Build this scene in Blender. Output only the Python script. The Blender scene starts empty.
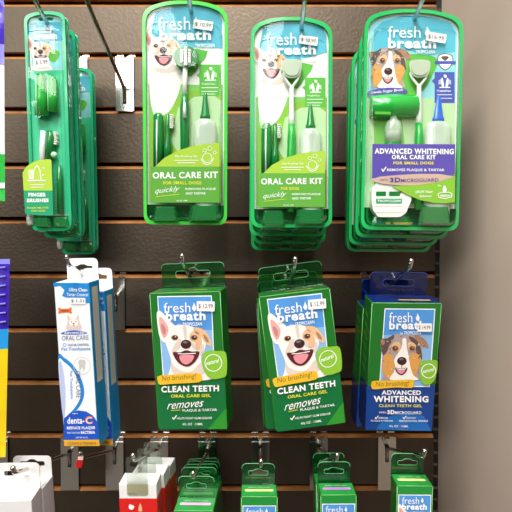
import bpy, bmesh, math, random
from math import radians as R, sin, cos, pi
from mathutils import Vector, Matrix
from mathutils.geometry import tessellate_polygon
random.seed(4)
C = bpy.context.scene
COL = C.collection

# ------------------------------------------------------------------ camera, world, lights, exposure
FPX, CD, CAMZ, PT = 543.0, 0.76, 1.40, R(1.3)
cam_d = bpy.data.cameras.new('camera'); cam = bpy.data.objects.new('camera', cam_d); COL.objects.link(cam)
cam.location = (0, -CD, CAMZ); cam.rotation_euler = (R(90) - PT, 0, 0)
cam_d.sensor_width = 36; cam_d.lens = 36 * FPX / 512; cam_d.clip_start = .01
C.camera = cam
w = bpy.data.worlds.new('shop'); C.world = w; w.use_nodes = True
w.node_tree.nodes['Background'].inputs[0].default_value = (.95, .97, 1, 1)
w.node_tree.nodes['Background'].inputs[1].default_value = .04
C.view_settings.view_transform = 'Standard'; C.view_settings.look = 'None'
C.view_settings.exposure = 0.0; C.view_settings.gamma = 1.0
C.cycles.transparent_max_bounces = 40
C.cycles.sample_clamp_indirect = 4

def ceiling_strip(x, y0, y1, width, power):
    l = bpy.data.lights.new('ceiling_strip_light', 'AREA'); l.shape = 'RECTANGLE'
    l.size = width; l.size_y = y1 - y0; l.energy = power * width * (y1 - y0); l.color = (1, .975, .94)
    o = bpy.data.objects.new('ceiling_strip_light', l); COL.objects.link(o)
    o.location = (x, -(y0 + y1) / 2, CAMZ + 1.5)
for sx_, sw_ in ((-5.2, .3), (-4.0, .3), (-3.0, .3), (-2.2, .3), (-1.38, .42), (-.82, .26), (.13, .13), (2.6, .24)):
    ceiling_strip(sx_, 2.6, 6.6, sw_, 41)          # tubes of the aisle behind the photographer; outermost ones added to brighten side faces
for sx_, p_ in ((-.34, 100), (.10, 55)):
    ceiling_strip(sx_, .3, 2.3, .3, p_)           # tubes right above the display

# ------------------------------------------------------------------ materials
def lin(h):
    h = h.lstrip('#'); r = []
    for i in (0, 2, 4):
        c = int(h[i:i+2], 16) / 255
        r.append(c / 12.92 if c <= .04045 else ((c + .055) / 1.055) ** 2.4)
    return (*r, 1)
_m = {}
def M(name, hexc=None, rough=.45, spec=.4, metal=0, coat=0, bump=None, vary=None):
    if name in _m: return _m[name]
    m = bpy.data.materials.new(name); m.use_nodes = True; nt = m.node_tree; b = nt.nodes['Principled BSDF']
    b.inputs['Base Color'].default_value = lin(hexc); b.inputs['Roughness'].default_value = rough
    b.inputs['Specular IOR Level'].default_value = spec; b.inputs['Metallic'].default_value = metal
    b.inputs['Coat Weight'].default_value = coat; b.inputs['Coat Roughness'].default_value = .08
    tc = nt.nodes.new('ShaderNodeTexCoord')
    if bump:
        n = nt.nodes.new('ShaderNodeTexNoise'); n.inputs['Scale'].default_value = bump[0]; n.inputs['Detail'].default_value = 4
        nt.links.new(tc.outputs['Object'], n.inputs['Vector'])
        bp = nt.nodes.new('ShaderNodeBump'); bp.inputs['Strength'].default_value = bump[1]; bp.inputs['Distance'].default_value = bump[2]
        nt.links.new(n.outputs['Fac'], bp.inputs['Height']); nt.links.new(bp.outputs['Normal'], b.inputs['Normal'])
    if vary:
        n2 = nt.nodes.new('ShaderNodeTexNoise'); n2.inputs['Scale'].default_value = vary[0]; n2.inputs['Detail'].default_value = 5
        nt.links.new(tc.outputs['Object'], n2.inputs['Vector'])
        rp = nt.nodes.new('ShaderNodeValToRGB'); rp.color_ramp.elements[0].color = lin(hexc); rp.color_ramp.elements[1].color = lin(vary[1])
        rp.color_ramp.elements[0].position = .4; rp.color_ramp.elements[1].position = .65
        nt.links.new(n2.outputs['Fac'], rp.inputs['Fac']); nt.links.new(rp.outputs['Color'], b.inputs['Base Color'])
    _m[name] = m; return m
def FILM(name, tint, gloss=.1, rough=.06, opac=0, hexc='#107040', bump=(18, .35, .002)):
    """clear or tinted plastic sheet: lets light through, reflects like a film; opac adds body colour"""
    if name in _m: return _m[name]
    m = bpy.data.materials.new(name); m.use_nodes = True; nt = m.node_tree; nt.nodes.clear()
    out = nt.nodes.new('ShaderNodeOutputMaterial'); tr = nt.nodes.new('ShaderNodeBsdfTransparent'); tr.inputs[0].default_value = lin(tint)
    gl = nt.nodes.new('ShaderNodeBsdfGlossy'); gl.inputs['Roughness'].default_value = rough
    df = nt.nodes.new('ShaderNodeBsdfDiffuse'); df.inputs[0].default_value = lin(hexc)
    mx0 = nt.nodes.new('ShaderNodeMixShader'); mx0.inputs[0].default_value = opac
    nt.links.new(tr.outputs[0], mx0.inputs[1]); nt.links.new(df.outputs[0], mx0.inputs[2])
    fr = nt.nodes.new('ShaderNodeFresnel'); fr.inputs[0].default_value = 1.45
    ml = nt.nodes.new('ShaderNodeMath'); ml.operation = 'MULTIPLY_ADD'; ml.inputs[1].default_value = 1.0; ml.inputs[2].default_value = gloss - .04
    ml.use_clamp = True
    nt.links.new(fr.outputs[0], ml.inputs[0])
    mn = nt.nodes.new('ShaderNodeMath'); mn.operation = 'MINIMUM'; mn.inputs[1].default_value = .3; nt.links.new(ml.outputs[0], mn.inputs[0])
    mx = nt.nodes.new('ShaderNodeMixShader'); nt.links.new(mn.outputs[0], mx.inputs[0])
    nt.links.new(mx0.outputs[0], mx.inputs[1]); nt.links.new(gl.outputs[0], mx.inputs[2]); nt.links.new(mx.outputs[0], out.inputs[0])
    if bump:
        tc = nt.nodes.new('ShaderNodeTexCoord'); n = nt.nodes.new('ShaderNodeTexNoise'); n.inputs['Scale'].default_value = bump[0]
        nt.links.new(tc.outputs['Object'], n.inputs['Vector'])
        bp = nt.nodes.new('ShaderNodeBump'); bp.inputs['Strength'].default_value = bump[1]; bp.inputs['Distance'].default_value = bump[2]
        nt.links.new(n.outputs['Fac'], bp.inputs['Height'])
        for k in (gl, df, fr): nt.links.new(bp.outputs['Normal'], k.inputs['Normal'])
    _m[name] = m; return m

laminate = M('slat_laminate', '#1e1713', .40, .62, bump=(230, .5, .0007), vary=(45, '#17110d'))
laminate.node_tree.nodes['Principled BSDF'].inputs['IOR'].default_value = 1.8
laminate.node_tree.nodes['Principled BSDF'].inputs['Specular Tint'].default_value = (1, .80, .60, 1)
mdf = M('mdf_edge', '#a8703c', .7, .2, bump=(300, .3, .0005), vary=(30, '#8a5528'))
groove_shade = M('groove_painted_shade', '#2c1c12', .9, .1)  # shade inside the grooves, put into a dark brown colour
panelm = M('side_panel', '#cbb8a8', .6, .2, bump=(7, .06, .002), vary=(3, '#c2ae9e'))
blackp = M('black_metal', '#141312', .5, .3)
steel = M('polished_steel', '#cfcdc8', .16, .5, 1, bump=(40, .08, .001))
wirem = M('wire_steel', '#c9c5c0', .13, .5, 1)
white = M('white_ink', '#f4f4f2', .35, .4)
WH = white
stick = M('sticker_paper', '#f1efec', .5, .3); ink = M('price_ink', '#6b6468', .6, .2); inkd = M('dark_ink', '#2d2a4a', .5, .3)
rimg = M('rim_green', '#27b35f', .2, .5, coat=.5)
rimb = M('rim_bright_green', '#4bcf4a', .2, .5, coat=.5)
rima = M('rim_teal_green', '#25b37c', .2, .5, coat=.5)
trayf = FILM('tray_green_film', '#3cc885', .12, .1, .6, '#12a352', (60, .5, .003))
traya = FILM('tray_teal_film', '#40cc98', .12, .1, .6, '#2cc48c', (60, .5, .003))
clear = FILM('clear_film', '#fbfffd', .035, .03, 0, bump=(22, .2, .002))
cleart = FILM('clear_tab_film', '#eef2ee', .07, .08, .05, '#b0b8a8')
greent = FILM('green_tab_film', '#b4e4bf', .07, .08, .07, '#1a8a44', (30, .3, .002))
greend = FILM('dark_green_tab_film', '#8accA0', .08, .10, .35, '#0b4a25', (30, .3, .002))
navyt = FILM('navy_tab_film', '#6c9ad8', .08, .08, .28, '#0b1f66', (30, .3, .002))
glassg = FILM('bottle_green_clear', '#6fca8a', .14, .06, .45, '#2f9a52', (50, .2, .002))
glassw = FILM('bottle_clear', '#f2faf2', .08, .08, .42, '#f6fff4', (50, .2, .002))
G = dict(
 teal=M('card_teal', '#52b4cc'), tealL=M('card_light_teal', '#8fd4dc'), cardg=M('card_green', '#7cc45c'), cardgl=M('card_pale_green', '#b9d8a6'),
 blue=M('panel_blue', '#4f93d6'), blueL=M('panel_light_blue', '#86b4e2'),
 lime=M('lime', '#a9c93c'), limed=M('lime_dark', '#86bb34'), band=M('band_green', '#5fa63a'), leaf=M('leaf_green', '#58b43c'),
 gbox=M('gel_box_green', '#1b6f25', .3, .5, coat=.3, bump=(8, .2, .002)), gdark=M('deep_green', '#0c6b35', .3, .5, coat=.3), gmid=M('corner_green', '#2f8f2c', .3, .5),
 edge_hilite=M('box_edge_highlight', '#6fb46a', .3, .5), gsm=M('small_box_green', '#1f8c38', .3, .5, coat=.3),  # box edge colour is a painted highlight, paler than the plastic
 gtext=M('side_text_green', '#3fae4a'), yellow=M('brush_yellow', '#e9b62c'), ytext=M('yellow_text', '#e3dc3e'), brush=M('no_brushing_ink', '#7c6a2c'),
 navy=M('navy', '#0b3f8c', .3, .5, coat=.3), navyd=M('navy_dark', '#0a2668', .3, .5, coat=.3), navyl=M('navy_light', '#1567b4', .3, .5, coat=.3),
 cream=M('fur_cream', '#f3ebe4', .6), creams=M('fur_shade', '#d9c8bd', .6), pinkear=M('ear_pink', '#dfa4a0', .6), pinkd=M('ear_pink_deep', '#c07f7a', .6),
 tan=M('fur_tan', '#d79a4e', .6), tanl=M('fur_light_tan', '#e2b488', .6), eye=M('eye_brown', '#4e2a1c'), iris=M('eye_amber', '#8a5a36'), nose=M('nose_brown', '#3c2426', .4), nosel=M('nose_light', '#86686a'),
 mouth=M('mouth_dark', '#5a2023'), tongue=M('tongue_pink', '#e08f98'), furg=M('fur_grey_brown', '#ad9a94', .6), furd=M('fur_dark', '#5c4846', .6), furb=M('fur_brown', '#a67a5c', .6),
 purple=M('label_purple', '#5a49a8'), peach=M('label_peach', '#cbab9c'), purpd=M('purple_text', '#5b3a8a'), ind=M('badge_indigo', '#4553b0'),
 gtoy=M('toy_green', '#1aa63a', .25, .5, coat=.4), gtoyd=M('toy_deep_green', '#0c7a34', .25, .5, coat=.4), wtoy=M('toy_white', '#eef1ea', .3, .5), gey=M('toy_grey_green', '#b9c4b0', .35, .5),
 bcap=M('cap_blue', '#1f63c8', .3, .5, coat=.3), bris=M('bristle_white', '#f2efe8', .6, .3),
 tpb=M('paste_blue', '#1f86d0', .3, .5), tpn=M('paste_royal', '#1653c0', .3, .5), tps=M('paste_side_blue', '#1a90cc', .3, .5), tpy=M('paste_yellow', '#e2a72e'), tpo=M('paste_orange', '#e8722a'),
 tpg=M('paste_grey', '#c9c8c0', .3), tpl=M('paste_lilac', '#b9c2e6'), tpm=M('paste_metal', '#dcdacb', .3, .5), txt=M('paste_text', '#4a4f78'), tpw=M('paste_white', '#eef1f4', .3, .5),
 red=M('carton_red', '#d5201c', .35, .5), beige=M('adhesive_beige', '#d8c9a4', .4), cardw=M('carton_white', '#e9e7e5', .4, .4),
 mint=M('strip_mint', '#b9e2b4'), pinks=M('strip_pink', '#dfa9cf'), purps=M('strip_purple', '#b07cc9'), limes=M('strip_lime', '#cfe08a'), yels=M('strip_yellow', '#d8d25a'),
 pp=M('pouch_purple', '#3a22a8', .25, .5, coat=.5), pl=M('pouch_lilac', '#8a86dc', .25, .5, coat=.5), pb=M('pouch_blue', '#2a9adf', .25, .5, coat=.5), py=M('pouch_yellow', '#f0cf1e', .25, .5, coat=.5), pg=M('pouch_green', '#35b84a', .25, .5, coat=.5),
 teald=M('label_teal_green', '#129a68'))

# ------------------------------------------------------------------ geometry helpers
def RM(roll, pitch, yaw):
    return Matrix.Rotation(R(roll), 3, 'Y') @ Matrix.Rotation(R(pitch), 3, 'X') @ Matrix.Rotation(R(yaw), 3, 'Z')
CAMP = Vector((0, -CD, CAMZ))
def ray(px, py):
    a, b = (px - 256) / FPX, (256 - py) / FPX
    return Vector((a, cos(PT) + b * sin(PT), -sin(PT) + b * cos(PT)))
def P(px, py, d):
    """point of the place seen at photo pixel px,py and standing d metres in front of the wall"""
    v = ray(px, py); return CAMP + v * ((CD - d) / v.y)
class Frame:
    def __init__(s, o, rpy): s.o = Vector(o); s.rpy = rpy; s.R = RM(*rpy)
    def L(s, px, py, y=0):
        c = s.R.transposed() @ (CAMP - s.o); v = s.R.transposed() @ ray(px, py)
        return c + v * ((y - c.y) / v.y)
class MB:
    def __init__(s): s.v = []; s.f = []; s.mi = []; s.sm = []; s.mats = []
    def add(s, vs, fs, mat, smooth=False):
        b = len(s.v); s.v += [tuple(v) for v in vs]
        if mat not in s.mats: s.mats.append(mat)
        k = s.mats.index(mat)
        for f in fs: s.f.append(tuple(i + b for i in f)); s.mi.append(k); s.sm.append(smooth)
    def build(s, name, parent=None):
        me = bpy.data.meshes.new(name); me.from_pydata(s.v, [], s.f)
        for m in s.mats: me.materials.append(m)
        me.polygons.foreach_set('material_index', s.mi); me.polygons.foreach_set('use_smooth', s.sm); me.update()
        o = bpy.data.objects.new(name, me); COL.objects.link(o); o.parent = parent; return o
    # primitives
    def box(s, x0, x1, y0, y1, z0, z1, mat, bev=0):
        if bev <= 0:
            vs = [(x, y, z) for x in (x0, x1) for y in (y0, y1) for z in (z0, z1)]
            s.add(vs, [(0, 1, 3, 2), (4, 6, 7, 5), (0, 4, 5, 1), (2, 3, 7, 6), (0, 2, 6, 4), (1, 5, 7, 3)], mat); return
        bm = bmesh.new(); bmesh.ops.create_cube(bm, size=1)
        for v in bm.verts: v.co = Vector(((x0+x1)/2 + v.co.x*(x1-x0), (y0+y1)/2 + v.co.y*(y1-y0), (z0+z1)/2 + v.co.z*(z1-z0)))
        bmesh.ops.bevel(bm, geom=bm.edges[:], offset=bev, segments=2, profile=.5, affect='EDGES')
        bm.verts.index_update(); s.add([v.co[:] for v in bm.verts], [[v.index for v in f.verts] for f in bm.faces], mat); bm.free()
    def prism(s, outer, holes, y0, y1, mat, matside=None, back=True, inset=0):
        """outline in local x,z extruded from y0 (front) to y1 (back)"""
        loops = [outer] + holes; tris = tessellate_polygon([[Vector((p[0], p[1], 0)) for p in l] for l in loops])
        flat = [p for l in loops for p in l]
        s.add([(p[0], y0, p[1]) for p in flat], tris, mat)
        cx = sum(p[0] for p in outer) / len(outer); cz = (max(p[1] for p in outer) + min(p[1] for p in outer)) / 2
        W = max(p[0] for p in outer) - cx; H = max(p[1] for p in outer) - cz
        sx, sz = 1 - inset / W, 1 - inset / H
        g = lambda p: (cx + (p[0]-cx)*sx, y1, cz + (p[1]-cz)*sz)
        if back: s.add([g(p) for p in flat], [tuple(reversed(t)) for t in tris], mat)
        for l in loops:
            n = len(l); s.add([(p[0], y0, p[1]) for p in l] + [g(p) for p in l], [(i, (i+1) % n, n + (i+1) % n, n + i) for i in range(n)], matside or mat, len(l) > 12)
    def tube(s, pts, r, mat, n=10, cap=True):
        pts = [Vector(p) for p in pts]; rs = r if isinstance(r, (list, tuple)) else [r] * len(pts); vs = []
        up = Vector((0, 0, 1)); prev = None
        for i, p in enumerate(pts):
            t = (pts[min(i+1, len(pts)-1)] - pts[max(i-1, 0)]).normalized()
            if prev is None: prev = t.orthogonal().normalized()
            a = (prev - t * prev.dot(t)).normalized(); b = t.cross(a); prev = a
            for k in range(n): q = 2*pi*k/n; vs.append(p + (a*cos(q) + b*sin(q)) * rs[i])
        fs = [(i*n+k, i*n+(k+1) % n, (i+1)*n+(k+1) % n, (i+1)*n+k) for i in range(len(pts)-1) for k in range(n)]
        if cap: fs += [tuple(range(n-1, -1, -1)), tuple(range((len(pts)-1)*n, len(pts)*n))]
        s.add(vs, fs, mat, True)
    def lathe(s, prof, cx, cy, z0, mat, n=20, sx=1, sy=1):
        vs = [(cx + r*cos(2*pi*k/n)*sx, cy + r*sin(2*pi*k/n)*sy, z0 + z) for r, z in prof for k in range(n)]
        fs = [(i*n+k, i*n+(k+1) % n, (i+1)*n+(k+1) % n, (i+1)*n+k) for i in range(len(prof)-1) for k in range(n)]
        s.add(vs, fs + [tuple(range(n-1, -1, -1)), tuple(range((len(prof)-1)*n, len(prof)*n))], mat, True)
    def ball(s, c, r, mat, n=10, sc=(1, 1, 1)):
        pr = [(max(1e-5, r*sin(pi*i/n)), -r*cos(pi*i/n)) for i in range(n+1)]
        b = len(s.v); s.lathe([(a, z*sc[2]) for a, z in pr], c[0], c[1], c[2], mat, 12, sc[0], sc[1])
def fillet(poly, rad, n=5):
    out = []; N = len(poly)
    for i in range(N):
        a, p, b = Vector(poly[i-1][:2]), Vector(poly[i][:2]), Vector(poly[(i+1) % N][:2])
        r = rad[i] if isinstance(rad, (list, tuple)) else rad
        if r <= 0: out.append(tuple(p)); continue
        u, v = (a-p), (b-p); r = min(r, u.length*.49, v.length*.49); u.normalize(); v.normalize()
        s, e = p + u*r, p + v*r
        for k in range(n+1):
            t = k/n; out.append(tuple(s*(1-t)**2 + p*2*t*(1-t) + e*t*t))
    return out
def smooth(pts, n=4):
    out = []; N = len(pts)
    for i in range(N):
        p0, p1, p2, p3 = [Vector(pts[(i+j) % N]) for j in (-1, 0, 1, 2)]
        for k in range(n):
            t = k/n; out.append(tuple(.5*((2*p1) + (p2-p0)*t + (2*p0-5*p1+4*p2-p3)*t*t + (3*p1-p0-3*p2+p3)*t**3)))
    return out
_tc = {}
def text_mesh(s, bold=0., shear=0.):
    k = (s, bold, shear)
    if k in _tc: return _tc[k]
    cu = bpy.data.curves.new('t', 'FONT'); cu.body = s; cu.offset = bold; cu.shear = shear; cu.resolution_u = 3; cu.fill_mode = 'FRONT'
    if bold: cu.space_character = 1 + bold * 3.2
    ob = bpy.data.objects.new('t', cu); COL.objects.link(ob); dg = bpy.context.evaluated_depsgraph_get(); dg.update()
    me = bpy.data.meshes.new_from_object(ob.evaluated_get(dg)); vs = [v.co.xy.copy() for v in me.vertices]; fs = [tuple(p.vertices) for p in me.polygons]
    bpy.data.objects.remove(ob); bpy.data.curves.remove(cu); bpy.data.meshes.remove(me)
    x0, x1 = min(v.x for v in vs), max(v.x for v in vs); y0, y1 = min(v.y for v in vs), max(v.y for v in vs)
    _tc[k] = ([((v.x-x0)/(x1-x0), (v.y-y0)/(y1-y0)) for v in vs], fs); return _tc[k]
class Art:
    """flat printing on a plane of a package; fn maps drawing x,y and a height above the plane to a local point"""
    def __init__(s, fn, T=None): s.fn = fn; s.T = T; s.mb = MB()
    def pt(s, p, l):
        if s.T: p = s.T(*p)
        return s.fn(p[0], p[1], l * .00013)
    def poly(s, pts, mat, l=1, sm=0):
        if sm: pts = smooth(pts, sm)
        tris = tessellate_polygon([[Vector((p[0], p[1], 0)) for p in pts]])
        s.mb.add([s.pt(p, l) for p in pts], tris, mat)
    def rect(s, x0, y0, x1, y1, mat, l=1, r=0): s.poly(fillet([(x0, y0), (x1, y0), (x1, y1), (x0, y1)], r, 4) if r else [(x0, y0), (x1, y0), (x1, y1), (x0, y1)], mat, l)
    def ell(s, cx, cy, rx, ry, mat, l=1, rot=0, n=20):
        c, q = cos(R(rot)), sin(R(rot)); pts = []
        for k in range(n):
            a, b = rx*cos(2*pi*k/n), ry*sin(2*pi*k/n); pts.append((cx + a*c - b*q, cy + a*q + b*c))
        s.poly(pts, mat, l)
    def stroke(s, pts, wd, mat, l=1):
        for a, b in zip(pts, pts[1:]):
            d = Vector((b[0]-a[0], b[1]-a[1]))
            if d.length < 1e-6: continue
            d.normalize(); n = Vector((-d.y, d.x)) * wd/2; e = d * wd * .25
            A, B = Vector(a) - e, Vector(b) + e
            s.mb.add([s.pt(p, l) for p in (A+n, B+n, B-n, A-n)], [(0, 1, 2, 3)], mat)
    def ring(s, cx, cy, r, wd, mat, l=1): s.stroke([(cx + r*cos(2*pi*k/20), cy + r*sin(2*pi*k/20)) for k in range(21)], wd, mat, l)
    def text(s, t, p0, p1, h, mat, l=3, bold=0., shear=0.):
        vs, fs = text_mesh(t, bold, shear); p0, p1 = Vector(p0), Vector(p1); d = p1 - p0; up = Vector((d.y, -d.x)).normalized() * h
        s.mb.add([s.pt(tuple(p0 + d*a + up*b), l) for a, b in vs], fs, mat)
    def build(s, name, parent): return s.mb.build(name, parent)
def on(frame, y=0): return lambda px, py, l: frame.L(px, py, y - l)

def tag(o, label=None, cat=None, group=None, kind=None):
    for k, v in (('label', label), ('category', cat), ('group', group), ('kind', kind)):
        if v: o[k] = v
    return o
def thing(name, frame, label, cat, group=None):
    e = bpy.data.objects.new(name, None); COL.objects.link(e); e.empty_display_size = .02
    e.matrix_world = Matrix.Translation(frame.o) @ frame.R.to_4x4(); e.location = frame.o; e.rotation_euler = frame.R.to_euler()
    return tag(e, label, cat, group)
def copy_tree(o, parent=None):
    c = o.copy(); COL.objects.link(c); c.parent = parent
    for ch in [x for x in bpy.data.objects if x.parent == o]: copy_tree(ch, c)
    return c
def copy_at(o, loc, droll=0, dyaw=0, label=None, dpitch=0):
    c = copy_tree(o); c.location = loc
    c.rotation_euler = (RM(droll, dpitch, dyaw) @ o.rotation_euler.to_matrix()).to_euler()
    if label: c['label'] = label
    return c
PEG = Vector((0, 1, -math.tan(R(15.6))))   # towards the wall along a hook

# ------------------------------------------------------------------ the setting
wx0, wx1 = -.62, .2505
mb = MB()
mb.box(wx0, wx1, .009, .022, CAMZ-.60, CAMZ+.50, mdf)
slots = [3, 55.5, 110, 165.5, 220, 274.6, 329, 381.5, 434.5, 487.5, 541]
sz = [P(150, y, 0).z for y in slots]
sz = [sz[0] + .0765] + sz
g = .0047
edges = [CAMZ + .50] + sz + [CAMZ - .60]
for i in range(len(edges)-1):
    top = edges[i] - (g if i else 0); bot = edges[i+1] + (g if i < len(edges)-2 else 0)
    c = .0045 if i else 0     # raw chamfer along the upper edge of each slat
    mb.box(wx0, wx1, 0, .0006, bot, top, laminate)
    mb.box(wx0, wx1, .0006, .009, bot, top, mdf)
    if c: mb.add([(x, y, z) for x in (wx0, wx1) for y, z in ((.0002, top), (.0048, top + c), (.009, top + c), (.009, top))], [(0, 1, 5, 4), (1, 2, 6, 5), (0, 3, 2, 1), (4, 5, 6, 7)], mdf)
for z in sz[1:]:
    mb.box(wx0, wx1, .0085, .0088, z-g, z+g, groove_shade)  # dark sheet painting the shade at the back of the groove
wall = tag(mb.build('wall_back'), kind='structure')
mb = MB(); mb.box(-7, 4, -8.6, .02, -.05, 0, M('floor_vinyl', '#544d45', .5, .3, vary=(3, '#4c453d'))); tag(mb.build('floor'), kind='structure')
mb = MB(); mb.box(-7, 4, -8.65, -8.6, 0, CAMZ+1.56, M('far_wall_paint', '#5c554c', .7, .3)); tag(mb.build('wall_front'), kind='structure')
mb = MB(); mb.box(-7, 4, -8.6, .02, CAMZ+1.53, CAMZ+1.58, M('ceiling_tile', '#5d5a57', .9, .2)); tag(mb.build('ceiling'), kind='structure')
mb = MB()
px_e = P(440.5, 300, 0).x
mb.box(px_e, px_e + .018, -.55, .02, CAMZ-.60, CAMZ+.50, panelm)
tag(mb.build('wall_right'), kind='structure')
mb = MB()   # black upright closing the end of the slats, with its row of slots
mb.box(wx1 + .0002, px_e - .0002, .004, .02, CAMZ-.60, CAMZ+.50, blackp)
for k in range(60):
    z = CAMZ - .55 + k * .0168
    mb.box(wx1 + .001, px_e - .001, .0032, .004, z, z + .0035, M('slot_tan', '#4a3a2c', .8))
tag(mb.build('trim_1'), kind='structure')

# ------------------------------------------------------------------ hooks
def hook(base, tip, dtip, label, slot, r=.0024, px_plate=None, group='metal slatwall hooks', tilt=0):
    b, t = P(*base, .006), P(*tip, dtip)
    fr = Frame((b.x if px_plate is None else P(px_plate, base[1], .0).x, -.0032, slot), (0, 0, 0))
    e = thing('slatwall_hook', fr, label, 'hook', group)
    m = MB(); W = .0125
    out = fillet([(-W, 0), (W, 0), (W, -.073), (-W, -.073)], .0012, 3)
    c = b - fr.o; sl = fillet([(c.x-.0026, c.z+.004), (c.x+.0026, c.z+.004), (c.x+.0026, c.z-.021), (c.x-.0026, c.z-.021)], .001, 2)
    m.prism(out, [sl], -.0007, .0009, steel)
    m.box(-W, -.0035, -.0007, .011, .0002, .0022, steel); m.box(.0035, W, -.0007, .011, .0002, .0022, steel)
    m.box(-W, -.0035, .0095, .011, .002, .008, steel); m.box(.0035, W, .0095, .011, .002, .008, steel)
    m.box(-W, W, -.0016, -.0006, -.0052, -.0042, steel)
    m.build('plate', e)
    m = MB(); t = t - fr.o; d = (t - c); n = d.normalized()
    pts = [c + Vector((0, .0028, -.019)), c + Vector((0, .001, -.008)), c + Vector((0, -.0005, -.001)), c + n*.006]
    pts += [c + d * k for k in (.2, .5, .8, .93)] + [t - n*.004 + Vector((0, 0, .001)), t + Vector((0, 0, .0055))]
    m.tube(pts, r, wirem, 12); m.ball(t + Vector((0, 0, .0062)), r*1.15, wirem)
    m.build('wire', e)
    return e, fr.o + t
zt = sz[2] if False else None
SL = {k: sz[k+1] + g - .0005 for k in range(11)}  # top of slat below slot k
SL = {k: sz[k+1] - g for k in range(11)}
def conv(tip, dt): # wall end of a wire that rises 15.6 degrees
    f = (CD - dt) / (CD - .006); return (256 + (tip[0]-256)*f, 396 + (tip[1]-396)*f)
def H(tip, dt, slot, label, **k): return hook(conv(tip, dt), tip, dt, label, SL[slot], **k)
H((25, -17), .205, 1, 'metal hook carrying the narrow finger brush kits, its plate mostly hidden', px_plate=79)
H((77, -22), .205, 1, 'empty metal hook at the top with a bright bare plate')
H((187, -13), .205, 1, 'metal hook through the hanging slot of the single oral care kit')
H((306, -9), .22, 1, 'metal hook through the front kit of the four stacked oral care kits')
H((430, -18), .215, 1, 'metal hook through the purple labelled whitening kits')
H((66.5, 263), .2, 5, 'metal hook with the two blue and white toothpaste cartons, plate showing at their right')
H((182, 262), .2, 5, 'metal hook through the green tab of the upright clean teeth gel box')
H((295, 265), .2, 5, 'metal hook through the tabs of the crooked clean teeth gel boxes')
H((411, 267), .2, 5, 'metal hook through the navy tab of the whitening gel boxes')
hook((-5, 452), (-34, 461), .19, 'metal hook at the left edge below the yellow pouch', SL[8], px_plate=0)
hook((69, 453), (13, 474), .2, 'metal hook whose wire runs left to the white cartons', SL[8])
hook((114, 450), (80.5, 458), .145, 'empty bent metal hook with a red flag below the toothpaste cartons', SL[8])
hook((159, 448), (133, 461), .17, 'metal hook carrying the red and white cartons', SL[8])
hook((207, 452), (193, 479), .19, 'metal hook over the crowded stack of small green boxes', SL[8])
hook((260.5, 448), (261, 467), .185, 'metal hook with the lone small green box at bottom centre', SL[8])
hook((319, 447), (337, 461), .19, 'metal hook with the pair of small green boxes', SL[8])
hook((387.5, 448), (424.5, 457), .195, 'metal hook with the small green box nearest the side panel', SL[8])

# red flag on the empty hook
fr = Frame(P(80.5, 456, .149), (12, 0, 25))
e = thing('hook_flag', fr, 'small red and white flag on the tip of the empty bent hook', 'tag')
m = MB(); m.box(-.0035, .0035, -.0022, -.001, -.013, .001, G['red'], .0004); m.build('flag', e)
m = MB(); m.box(-.0028, .0028, -.0026, -.0022, -.0035, .0005, white); m.build('flag_end', e)

# ------------------------------------------------------------------ printed dogs
def dog_white(a, l=4, T=None):
    old = a.T; a.T = T
    g_ = G
    a.poly([(166, 331), (172, 326.5), (178, 325), (186, 325), (193, 327), (199, 330), (204, 334), (206, 341), (204.5, 350), (201, 358), (203, 366), (208, 372), (212, 379), (190, 381), (168, 379.5), (170, 370), (171, 360), (168, 350), (165, 340)], g_['cream'], l, 3)
    a.poly([(171, 360), (174, 366), (182, 371), (192, 371), (201, 362), (203, 366), (206, 372), (196, 377), (180, 377), (172, 372)], g_['creams'], l+1, 3)
    a.poly([(156.8, 313), (160.5, 311), (168.5, 319.5), (175, 327), (171, 336), (165.5, 342.5), (160, 338), (157.5, 325)], g_['cream'], l+1, 3)
    a.poly([(159, 318), (162.5, 318.5), (168, 327), (167.5, 334), (164, 338), (160.5, 331)], g_['pinkear'], l+2, 3)
    a.poly([(161, 324), (163.5, 325), (166, 330), (164.5, 335), (162, 331)], g_['pinkd'], l+3, 3)
    a.poly([(193, 328), (198, 327.5), (205, 331), (211, 341), (210, 346.5), (205, 342.5), (201, 336.5), (196, 333)], g_['tanl'], l+2, 3)
    a.poly([(203, 334), (207, 337), (209, 342.5), (205.5, 341)], g_['furb'], l+3, 2)
    a.poly([(190, 334), (195, 330.5), (200, 335), (202, 342), (200, 349), (196, 350), (195, 343), (190, 340)], g_['tanl'], l+2, 3)
    a.poly([(177, 341), (181, 339), (181, 346), (176, 352), (173, 356), (172, 350)], g_['creams'], l+2, 3)
    a.poly([(183, 326), (186, 326), (187, 337), (184.4, 338)], g_['creams'], l+2, 3)
    a.poly([(200, 346), (203.5, 344), (204, 350), (201, 356), (199.5, 350)], g_['creams'], l+2, 3)
    a.poly([(190, 341.5), (194, 343), (197, 349), (193, 348.5)], g_['creams'], l+2, 3)
    for x in (174.8, 194.2):
        a.ell(x, 337.6, 3.6, 2.7, g_['furb'], l+3); a.ell(x, 337.6, 2.6, 2.1, g_['eye'], l+4); a.ell(x+.7, 336.9, .6, .5, white, l+5, n=8)
    a.ell(186, 344.2, 5.3, 4.6, g_['nose'], l+4); a.ell(185.2, 342.2, 2.4, 1.1, g_['nosel'], l+5)
    a.poly([(173, 352.2), (180, 352.4), (186, 350.2), (192, 351.6), (199.5, 351.6), (197, 359), (191.5, 364.8), (186, 366.6), (180, 364), (175.5, 359)], g_['mouth'], l+4, 3)
    a.poly([(179.5, 355.8), (186, 354.8), (194, 355.6), (191.4, 361.6), (186, 364.6), (181, 361.6)], g_['tongue'], l+5, 3)
    a.stroke([(178, 353.6), (183, 354), (189, 353.7), (195.5, 353.2)], .8, white, l+6)
    a.T = old
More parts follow.
